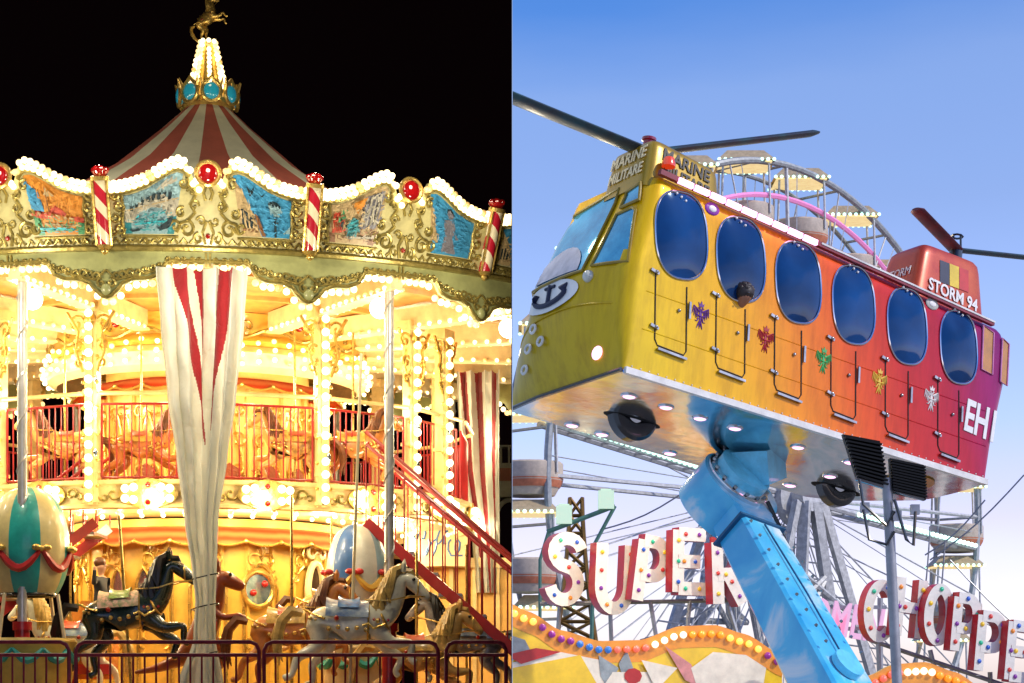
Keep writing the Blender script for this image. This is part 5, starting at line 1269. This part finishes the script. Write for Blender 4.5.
# ------------------------------------------------------------------ floodlight mast
YM = 14.5
t = thing('floodlight_mast', 'grey floodlight pole with two black finned lamps in front of the helicopter', 'floodlight', PX(897, 683, YM)); t.location.z = 0
base = t.location.copy()
def ML(px, py, y=YM): return PX(px, py, y)-base
mb = MB(); mb.tube([Vector((0, 0, 0)), ML(897, 683), ML(887, 478)], .036, 12); mb.build('pole', STEEL, t)
mb = MB(); mb.bar(ML(856, 478), ML(924, 499), .03, .03); mb.build('cross_bar', BLACK, t)
for x0, y0, x1, y1, x2, y2, x3, y3 in ((843, 434, 880, 441, 888, 489, 858, 480), (890, 458, 924, 465, 926, 500, 892, 492)):
    q = MB(); a, b, c, e = ML(x0, y0), ML(x1, y1), ML(x2, y2), ML(x3, y3); nrm = (b-a).cross(e-a).normalized(); nrm = nrm if nrm.y < 0 else -nrm
    q.add([a, b, c, e]+[p_-nrm*.08 for p_ in (a, b, c, e)], [(0, 1, 2, 3), (7, 6, 5, 4), (0, 4, 5, 1), (1, 5, 6, 2), (2, 6, 7, 3), (3, 7, 4, 0)])
    for i in range(1, 12):
        f = i/12; q.bar(lerp(a, e, f)+nrm*.03, lerp(b, c, f)+nrm*.03, .012, .06, nrm)
    lo = q.build('lamp_housing', mat('matte_black', (.008, .008, .009), .6, noise=0, spec=.2), t, False)
mb = MB()
for pts in ([(858, 480), (862, 505), (885, 526), (893, 512)], [(893, 500), (905, 540), (912, 546), (914, 512)], [(862, 510), (868, 540), (885, 545), (893, 532)]):
    mb.tube([ML(*p_)+Vector((0, -.05, 0)) for p_ in pts], .012, 6)
mb.build('cables', BLACK, t)
mb = MB()
for px, py in ((864, 508), (914, 510), (896, 516)): mb.box(ML(px, py)+Vector((0, -.03, 0)), (.06, .05, .07))
mb.build('junction_box', STEEL, t)
# ------------------------------------------------------------------ SUPER / CHOPPER letters
def arc(cx_, cy_, rx, ry, a0, a1, n=14): return [(cx_+rx*math.cos(R(a0+(a1-a0)*i/n)), cy_+ry*math.sin(R(a0+(a1-a0)*i/n))) for i in range(n+1)]
GLY = {'S': [arc(.5, .72, .33, .2, 20, 270, 12)[:-1]+arc(.5, .28, .33, .24, 90, -160, 14)],
       'U': [[(.15, .95), (.15, .4)]+arc(.5, .38, .35, .32, 180, 360)+[(.85, .95)]],
       'P': [[(.17, .03), (.17, .93)], [(.17, .92), (.5, .92)]+arc(.5, .67, .33, .25, 85, -85)+[(.17, .42)]],
       'E': [[(.17, .03), (.17, .97)], [(.17, .91), (.85, .91)], [(.17, .5), (.72, .5)], [(.17, .09), (.87, .09)]],
       'R': [[(.17, .03), (.17, .93)], [(.17, .92), (.5, .92)]+arc(.5, .69, .32, .23, 85, -85)+[(.17, .46)], [(.45, .46), (.85, .03)]],
       'C': [arc(.52, .5, .37, .42, 40, 320, 22)], 'H': [[(.15, .03), (.15, .97)], [(.85, .03), (.85, .97)], [(.15, .5), (.85, .5)]], 'O': [arc(.5, .5, .36, .43, 0, 360, 28)]}
LW = mat('letter_face', (.80, .77, .70), .4, noise=.08); LR = mat('letter_side', (.50, .01, .02), .35, coat=.3)
LC = [mat('bulb_'+n_, c_, .25, coat=.5, noise=0, emit=c_, es=.12) for n_, c_ in (('blue', (.02, .10, .5)), ('green', (.02, .45, .25)), ('yellow', (.8, .5, .02)), ('red', (.6, .04, .03)), ('purple', (.2, .03, .3)), ('orange', (.8, .25, .02)))]
def letter(ch, sign, loc, wd, ht, yaw, roll, dep=.17, wid=.165, seed=0):
    o = link('letter', None, sign); o.matrix_local = Matrix.Translation(loc) @ Matrix.Rotation(yaw, 4, 'Z') @ Matrix.Rotation(roll, 4, 'Y')
    side = MB(); face = MB(); lay = 0; bl = []
    for path in GLY[ch]:
        pts = [((a-.5)*wd, (b-.5)*ht) for a, b in path]; L = []; Rr = []; n_ = len(pts); hw = wid/2; lay += 1; cl = ch == 'O'
        for i, p_ in enumerate(pts):
            a = pts[i-1] if i else (pts[-2] if cl else p_); b = pts[i+1] if i < n_-1 else (pts[1] if cl else p_)
            dx, dz = b[0]-a[0], b[1]-a[1]; l_ = math.hypot(dx, dz) or 1; nx, nz = -dz/l_, dx/l_
            L.append((p_[0]+nx*hw, p_[1]+nz*hw)); Rr.append((p_[0]-nx*hw, p_[1]-nz*hw))
        yf = -dep/2-.003*lay; v = [(x, yf, z) for x, z in L]+[(x, yf, z) for x, z in Rr]
        face.add(v, [(i, i+1, n_+i+1, n_+i) for i in range(n_-1)])
        vb = [(x, yf+.002, z) for x, z in L]+[(x, dep/2, z) for x, z in L]+[(x, yf+.002, z) for x, z in Rr]+[(x, dep/2, z) for x, z in Rr]
        fs_ = []
        for i in range(n_-1): fs_ += [(i, i+1, n_+i+1, n_+i), (2*n_+i, 2*n_+i+1, 3*n_+i+1, 3*n_+i), (n_+i, n_+i+1, 3*n_+i+1, 3*n_+i)]
        if not cl: fs_ += [(0, n_, 3*n_, 2*n_), (n_-1, 2*n_-1, 4*n_-1, 3*n_-1)]
        side.add(vb, fs_)
        tot = sum(math.dist(pts[i], pts[i+1]) for i in range(n_-1)); k = max(2, round(tot/.23)); acc = 0
        tg = [tot*(j+.5)/k for j in range(k)]
        for i in range(n_-1):
            sl_ = math.dist(pts[i], pts[i+1])
            for g in tg:
                if acc <= g < acc+sl_: u = (g-acc)/sl_; bl.append((pts[i][0]+(pts[i+1][0]-pts[i][0])*u, yf-.006, pts[i][1]+(pts[i+1][1]-pts[i][1])*u))
            acc += sl_
    side.build('letter_side', LR, o, ang=30); face.build('letter_face', LW, o, False)
    for i, p_ in enumerate(bl):
        b = link('letter_bulb', LBM[(i+seed) % 6], o); b.location = p_
    return o
LBM = []
for m_ in LC: q = MB(); q.sphere((0, 0, 0), .028, 8, 6, (1, .7, 1)); LBM.append(q.mesh('letter_bulb', m_))
YS = 26.0; sgn = thing('lettered_sign', 'SUPER sign of white faced red letters with coloured bulbs', 'sign', PX(645, 600, YS))
k_ = YS/F
for i, (ch, px, py, w_, h_, rl) in enumerate((('S', 563, 568, 46, 70, -8), ('U', 612, 577, 44, 72, -3), ('P', 649, 571, 38, 68, -8), ('E', 688, 562, 44, 66, -1), ('R', 726, 572, 40, 68, 2))):
    letter(ch, sgn, PX(px, py, YS)-sgn.location, w_*k_*1.04, h_*k_, R(26), R(-rl), seed=i*2)
mb = MB(); base = sgn.location
for x0, y0, x1, y1 in ((540, 604, 745, 600), (560, 600, 556, 660), (610, 605, 612, 660), (650, 600, 660, 660), (690, 600, 686, 640), (728, 605, 745, 660)):
    mb.tube([PX(x0, y0, YS+.2)-base, PX(x1, y1, YS+.2)-base], .03, 6)
mb.build('sign_frame', STEEL, sgn)
YS2 = 24.5; sg2 = thing('lettered_sign', 'CHOPPER sign of white faced red letters stepping down to the right', 'sign', PX(950, 640, YS2)); k_ = YS2/F
for i, (ch, px, py, w_, h_) in enumerate((('C', 877, 611, 36, 62), ('H', 907, 608, 34, 62), ('O', 936, 615, 32, 60), ('P', 963, 624, 32, 60), ('P', 988, 643, 36, 62), ('E', 1018, 652, 36, 62), ('R', 1050, 668, 36, 62))):
    letter(ch, sg2, PX(px, py, YS2)-sg2.location, w_*k_*1.1, h_*k_, R(24), R(6), seed=i*3, wid=.13, dep=.13)
mb = MB(); base = sg2.location
for x0, y0, x1, y1 in ((870, 640, 1060, 704), (878, 640, 880, 690), (930, 650, 940, 690), (990, 672, 992, 720)): mb.tube([PX(x0, y0, YS2+.25)-base, PX(x1, y1, YS2+.25)-base], .03, 6)
mb.build('sign_frame', STEEL, sg2)
# ------------------------------------------------------------------ scalloped ride fronts
ART = [mat('art_yellow', (.92, .60, .015), .35, coat=.4, noise=.12, nscale=3), mat('art_orange', (.88, .33, .02), .35, coat=.4, noise=.12), mat('art_white', (.85, .80, .66), .35, coat=.4, noise=.1), mat('art_grey', (.32, .38, .40), .35, noise=.2), mat('art_pink', (.72, .30, .28), .35, noise=.15), mat('art_red', (.5, .03, .03), .35)]
def facade(label, top, Y, bot, starts, bulbs, arts):
    t = thing('scalloped_billboard', label, 'billboard', PX(top[0][0], bot, Y)); base = t.location.copy()
    def yt_(x):
        for (x0, y0), (x1, y1) in zip(top, top[1:]):
            if x <= x1: u = (x-x0)/(x1-x0); u = u*u*(3-2*u)*.5+u*.5; return y0+(y1-y0)*u
        return top[-1][1]
    def L(px, py, off=0): return PX(px, py, Y+(px-top[0][0])*Y/F*.40)-base+Vector((off*.37, -off*.93, 0))
    xs_ = [top[0][0]+(top[-1][0]-top[0][0])*i/60 for i in range(61)]
    q = MB(); q.prism([(x, yt_(x)) for x in xs_]+[(xs_[-1], bot), (xs_[0], bot)], lambda a, b: L(a, b)+Vector((0, .12, 0)), lambda a, b: L(a, b)); q.build('panel', ART[0], t, ang=30)
    q = MB(); q.grid(60, 1, lambda u, v: L(xs_[round(u*60)], yt_(xs_[round(u*60)])+(0 if v < .5 else 22), .006)); q.build('orange_band', ART[1], t, False)
    for i, (mi, pts) in enumerate(arts):
        q = MB(); q.add([L(a, b, .010+.003*i) for a, b in pts], [tuple(range(len(pts)))]); q.build('painted_shape', ART[mi], t, False)
    n_ = bulbs; 
    for i in range(n_):
        x = xs_[0]+6+(xs_[-1]-xs_[0]-12)*i/(n_-1); b = link('rim_bulb', FBM[(i//4+starts) % 6], t); b.location = L(x, yt_(x)+9, .03)
    return t
FBM = []
for nm_, c_, es in (('fr_gold', (.9, .6, .1), .8), ('fr_violet', (.25, .02, .25), .3), ('fr_blue', (.02, .15, .5), .4), ('fr_coral', (.8, .15, .10), .5), ('fr_white', (.9, .8, .6), 1.0), ('fr_orange', (.85, .3, .02), .6)):
    q = MB(); q.sphere((0, 0, 0), .044, 8, 6); FBM.append(q.mesh('rim_bulb', mat(nm_, c_, .25, coat=.6, noise=0, emit=c_, es=es)))
facade('yellow and orange scalloped ride front with star paintings under the SUPER sign', [(498, 598), (530, 612), (560, 630), (600, 641), (640, 640), (680, 626), (715, 625), (745, 634), (782, 655)], 24.0, 760, 0, 30,
       [(2, [(505, 700), (505, 664), (560, 652), (600, 660), (640, 700)]), (0, [(508, 690), (512, 668), (580, 655), (600, 690)]), (3, [(598, 655), (618, 668), (608, 690), (600, 676)]), (3, [(618, 664), (626, 650), (634, 672), (626, 690)]),
        (2, [(600, 690), (612, 672), (650, 672), (668, 690)]), (4, [(664, 646), (690, 664), (704, 690), (684, 680)]), (2, [(690, 668), (712, 652), (745, 655), (765, 668), (760, 700), (700, 700)]), (5, [(632+9*math.cos(i*.7), 676+8*math.sin(i*.7)) for i in range(9)]),
        (3, [(505, 634), (524, 640), (530, 652), (505, 664)]), (5, [(505, 655), (535, 648), (560, 652), (520, 664)]), (2, [(655, 690), (676, 668), (640, 660)])])
facade('yellow scalloped ride front with bulbs under the CHOPPER sign', [(868, 676), (895, 664), (925, 662), (955, 672), (985, 690)], 23.6, 760, 3, 14, [(0, [(880, 700), (884, 690), (960, 690), (965, 700)]), (2, [(900, 692), (930, 686), (925, 700)])])
# small pink outlined letters behind the arm
o = thing('neon_sign', 'small pink outlined letters half hidden behind the blue arm', 'sign', PX(846, 622, 34))
link('lettering', text_mesh('OMEN', .78, .05, mat('neon_pink', (.80, .45, .60), .4, emit=(1, .5, .75), es=.25, noise=0), .012, 'CENTER', .55), o).rotation_euler = (R(90), R(10), 0)
mb = MB(); mb.box((0, .25, -.1), (1.5, .08, .06)); mb.box((0, .25, .25), (1.4, .08, .06))
for s in (-.6, .6): mb.tube([(s, .25, .4), (s, .25, -2.5)], .05, 6)
mb.build('sign_frame', STEEL, o)
# ------------------------------------------------------------------ FERRIS WHEEL
YF = 70.0; hubp = PX(765, 500, YF); RW = 330/F*YF; YAW = R(43.3)
fw = thing('ferris_wheel', 'giant ferris wheel with lit canopied gondolas behind the helicopter', 'ferris wheel', hubp, YAW)
RIMM = mat('rim_steel', (.38, .40, .40), .45, .3, noise=.15); WST = mat('wheel_steel', (.55, .55, .55), .5, .2, noise=.15); RIMP = mat('rim_pink', (.78, .25, .52), .4, emit=(1, .3, .6), es=.15, noise=0); LITG = mat('mint_lamp', (.7, 1, .85), .3, emit=(.55, 1, .8), es=1.3, noise=0)
def WP(r, a, y=0): return Vector((r*math.sin(a), y, r*math.cos(a)))
NS = 24
mb = MB()
for y in (-.9, .9): mb.tube([WP(RW, 2*math.pi*i/96, y) for i in range(96)], .115 if y < 0 else .08, 8, closed=True)
for i in range(NS*2):
    a = math.pi*i/NS; mb.tube([WP(RW, a, -.9), WP(RW, a, .9)], .05, 5)
mb.build('rim', RIMM, fw)
mb = MB()
mb.tube([WP(RW*.90, R(-55+130*i/40), -.9) for i in range(41)], .09, 6)
mb.build('inner_ring', RIMP, fw)
mb = MB()
for i in range(NS):
    a = 2*math.pi*i/NS
    for y in (-1, 1): mb.tube([WP(.6, a, y*1.25), WP(RW, a, y*.9)], .03 if i % 6 else .07, 5); mb.tube([WP(.6, a+math.pi/NS, y*1.25), WP(RW, a+math.pi/NS*.4, y*.9)], .02, 4)
    if i % 6 == 3:
        for j in range(12): mb.tube([WP(1+j*.8, a, 1.1), WP(1.4+j*.8, a, -1.1)], .03, 4)
mb.build('spokes', WST, fw)
mb = MB(); mb.tube([WP(0, 0, -2.0), WP(0, 0, 2.0)], .5, 20); mb.tube([WP(0, 0, -1.5), WP(0, 0, -1.2)], 1.0, 24); mb.tube([WP(0, 0, 1.2), WP(0, 0, 1.5)], 1.0, 24); mb.build('hub', WST, fw)
for a_ in (R(-82), R(96)):
    mb = MB()
    for i in range(30):
        r_ = 3.5+i*.24; mb.sphere(WP(r_, a_, -1.25), .09, 6, 4)
    mb.build('spoke_lights', LITG, fw)
for a_ in (R(-82), R(96)):
    mb = MB()
    for y in (-1.25, -.6): mb.tube([WP(.8, a_, y), WP(RW, a_, y*.7)], .10, 6)
    for i in range(14): mb.tube([WP(.8+i*.72, a_, -1.2), WP(1.3+i*.72, a_, -.5)], .035, 4)
    mb.build('truss_spoke', WST, fw)
mb = MB()
for y in (-1.9, 1.9):
    for x in (-5.5, -2.2, 2.2, 5.5): mb.bar((x*.12, y, -.2), (x*1.1, y*1.5, -hubp.z-7.0), .36 if abs(x) < 5 else .2, .3)
    for z, k in ((-4, .4), (-7, .7)):
        mb.tube([(-5.5*k*.85, y*1.25, z), (5.5*k*.85, y*1.25, z)], .12, 6); mb.tube([(-2.2*.35, y*1.1, -2.5), (5.5*k*.85, y*1.25, z)], .1, 6); mb.tube([(2.2*.35, y*1.1, -2.5), (-5.5*k*.85, y*1.25, z)], .1, 6)
mb.build('support_legs', mat('leg_grey', (.50, .50, .49), .5, .2, noise=.2), fw)
# gondolas
def gond():
    g = thing('gondola', 'ferris wheel gondola with glowing canopy', 'gondola', (0, 0, 0), 0, 'ferris wheel gondolas')
    q = MB(); q.add([(-.95, -.9, .0), (.95, -.9, .0), (.95, .9, .0), (-.95, .9, .0), (-.6, -.55, .38), (.6, -.55, .38), (.6, .55, .38), (-.6, .55, .38)], [(0, 1, 5, 4), (1, 2, 6, 5), (2, 3, 7, 6), (3, 0, 4, 7), (4, 5, 6, 7)]); q.build('canopy', mat('canopy_cream', (.55, .42, .25), .5), g, False)
    q = MB(); q.box((0, 0, -.03), (1.7, 1.6, .05))
    q.build('canopy_lining', mat('canopy_glow', (.9, .75, .4), .4, emit=(1, .72, .30), es=.55, noise=.4, nscale=3), g, False)
    q = MB()
    for i in range(10):
        for s in (-1, 1): q.sphere((-.9+i*.2, s*.92, .0), .06, 6, 4)
    tag(q.build('canopy_lights', LITG, g), kind='stuff')
    for a in (-1, 1):
        for b in (-1, 1): q = MB(); q.tube([(a*.75, b*.7, 0), (a*.8, b*.65, -1.7)], .04, 5); q.build('rod', WST, g)
    q = MB(); q.lathe([(.95, -1.35), (1.0, -1.4), (1.0, -1.9), (.75, -2.35), (.05, -2.4)], 20); q.build('tub', mat('tub_cream', (.58, .48, .38), .45, noise=.1), g)
    q = MB(); q.lathe([(1.01, -1.85), (.97, -2.0), (.90, -2.12)], 20); q.build('tub_band', mat('tub_coral', (.62, .20, .10), .45), g)
    return g
MW = Matrix.Translation(hubp) @ Matrix.Rotation(YAW, 4, 'Z'); g0 = gond()
where = {0: 'at the very top of the wheel', 1: 'just right of the wheel top', 2: 'second right of the wheel top', 3: 'third right of the wheel top by the tail pod'}
lab = {}
for i in range(NS):
    a = 2*math.pi*(i+.62)/NS; q = MW @ WP(RW, a, 0)
    sx = 512+F*q.x/q.y; sy = H0-F*(q.z-EYE)/q.y
    if not (500 < sx < 1045 and sy < 730): continue
    vis = sy < 300 or sx < 560 or (sx > 930 and sy > 440) or sx > 990
    if not vis: continue
    g = g0 if not lab else copy_tree(g0); g.location = q; lab[i] = (g, sx, sy)
    g['label'] = 'ferris wheel gondola hidden behind the helicopter body' if not vis else ('ferris wheel gondola %s' % ('above the helicopter roof, number from top is unclear'))
vt = sorted([v for v in lab.values() if v[2] < 300], key=lambda v: v[1])
names = ['ferris wheel gondola nearest the rotor pod above the helicopter roof', 'second lit gondola from the rotor pod above the helicopter roof', 'third lit gondola from the rotor pod above the helicopter roof', 'lit gondola just left of the tail pod above the helicopter roof', 'gondola hidden behind the tail pod', 'gondola right of the tail pod']
for v, nme in zip(vt, names): v[0]['label'] = nme
for side, nm_ in ((True, 'left'), (False, 'right')):
    vl = sorted([v for v in lab.values() if v[2] >= 300 and (v[1] < 560 if side else v[1] > 930)], key=lambda v: v[2])
    for j, v in enumerate(vl): v[0]['label'] = '%s gondola down the %s side of the ferris wheel' % (['uppermost', 'second', 'third', 'fourth', 'fifth', 'sixth', 'seventh', 'eighth'][j], nm_)
# ------------------------------------------------------------------ gold lattice tower, green lamps ride, cables
YL = 34.0; t = thing('lattice_tower', 'dark gold lattice tower rising behind the letter S', 'tower', PX(576, 690, YL)); t.location.z = gz(0, YL); base = t.location.copy()
tz = PX(576, 498, YL).z-base.z; mb = MB(); hb_, ht_ = .62, .10; nl = 14
def hwid(z): return ht_+(hb_-ht_)*(1-z/tz)**1.6
cs = [(-1, -1), (1, -1), (1, 1), (-1, 1)]
for i in range(nl):
    z0, z1 = tz*i/nl, tz*(i+1)/nl; a, b = hwid(z0), hwid(z1)
    for k in range(4):
        c, d_ = cs[k], cs[(k+1) % 4]; mb.tube([(c[0]*a, c[1]*a, z0), (c[0]*b, c[1]*b, z1)], .035, 5)
        mb.tube([(c[0]*a, c[1]*a, z0), (d_[0]*b, d_[1]*b, z1)], .022, 4); mb.tube([(d_[0]*a, d_[1]*a, z0), (c[0]*b, c[1]*b, z1)], .022, 4); mb.tube([(c[0]*a, c[1]*a, z0), (d_[0]*a, d_[1]*a, z0)], .022, 4)
mb.build('lattice', mat('bronze_lattice', (.20, .11, .025), .4, .5, noise=.25), t)
t = thing('lamp_bracket', 'slanted green bracket carrying two pale green lamp boxes', 'lamp bracket', PX(580, 515, 32)); base = t.location.copy(); GB = mat('green_bracket', (.06, .16, .13), .4)
mb = MB(); mb.tube([PX(547, 532, 32)-base, PX(615, 506, 32)-base], .04, 6); mb.tube([PX(615, 506, 32)-base, PX(594, 545, 32)-base, PX(590, 700, 32)-base], .035, 6); mb.tube([PX(549, 530, 32)-base, PX(540, 560, 32)-base, PX(540, 700, 32)-base], .03, 6); mb.build('bracket', GB, t)
for px, py in ((564, 515), (606, 500)):
    mb = MB(); mb.box(PX(px, py, 32)-base, (.24, .2, .28)); mb.box(PX(px, py, 32)-base+Vector((0, 0, .15)), (.16, .14, .03)); mb.build('lamp_box', mat('pale_green_lamp', (.45, .60, .45), .4, emit=(.7, 1, .75), es=.25, noise=0), t, False)
for x0, y0, x1, y1 in ((600, 530, 690, 488), (720, 500, 735, 570), (930, 560, 1024, 475), (925, 555, 985, 500), (940, 590, 1024, 640), (950, 560, 1060, 660), (945, 540, 940, 600), (930, 530, 925, 590), (640, 640, 720, 600)):
    base = PX(x0, y0, 45); o = thing('support_cable', 'thin slack grey cable strung across the pale sky behind the signs', 'cable', base, 0, 'thin cables behind the signs')
    mb = MB(); mb.tube([PX(x0+(x1-x0)*i/6, y0+(y1-y0)*i/6+6*math.sin(math.pi*i/6), 45)-base for i in range(7)], .018, 5); mb.build('strand', STEEL, o)
# ------------------------------------------------------------------ trim both halves where they meet the dividing wall
bpy.context.view_layer.update()
PL = .006
gone = set()
def drop(o):
    for c in list(o.children): drop(c)
    bpy.data.objects.remove(o)
for o in [x for x in scene.objects if x.type == 'MESH']:
    try: sd_ = SIDE.get(o.name, 'set')
    except ReferenceError: continue
    if sd_ == 'set': continue
    M = o.matrix_world; xs_ = [(M @ Vector(c)) for c in o.bound_box]
    lo, hi = min(v.x for v in xs_), max(v.x for v in xs_)
    if sd_ == 'right' and min(v.y for v in xs_) > 36.5: continue
    bad = hi > -PL if sd_ == 'left' else lo < PL
    if not bad: continue
    me = o.data if o.data.users == 1 else o.data.copy(); o.data = me
    bm = bmesh.new(); bm.from_mesh(me); bm.transform(M)
    x = -PL if sd_ == 'left' else PL
    bmesh.ops.bisect_plane(bm, geom=bm.verts[:]+bm.edges[:]+bm.faces[:], dist=1e-5, plane_co=(x, 0, 0), plane_no=(1, 0, 0), clear_outer=sd_ == 'left', clear_inner=sd_ == 'right')
    bm.transform(M.inverted()); bm.to_mesh(me); nf_ = len(bm.faces); bm.free()
    if nf_ == 0: gone.add(o.name)
def empty_tree(o): return (o.name in gone or o.type == 'EMPTY') and all(empty_tree(c) for c in o.children)
for nm in list(gone):
    o = bpy.data.objects.get(nm)
    if o and empty_tree(o): drop(o)
for o in [x for x in scene.objects if x.type == 'EMPTY' and not x.children]: bpy.data.objects.remove(o)
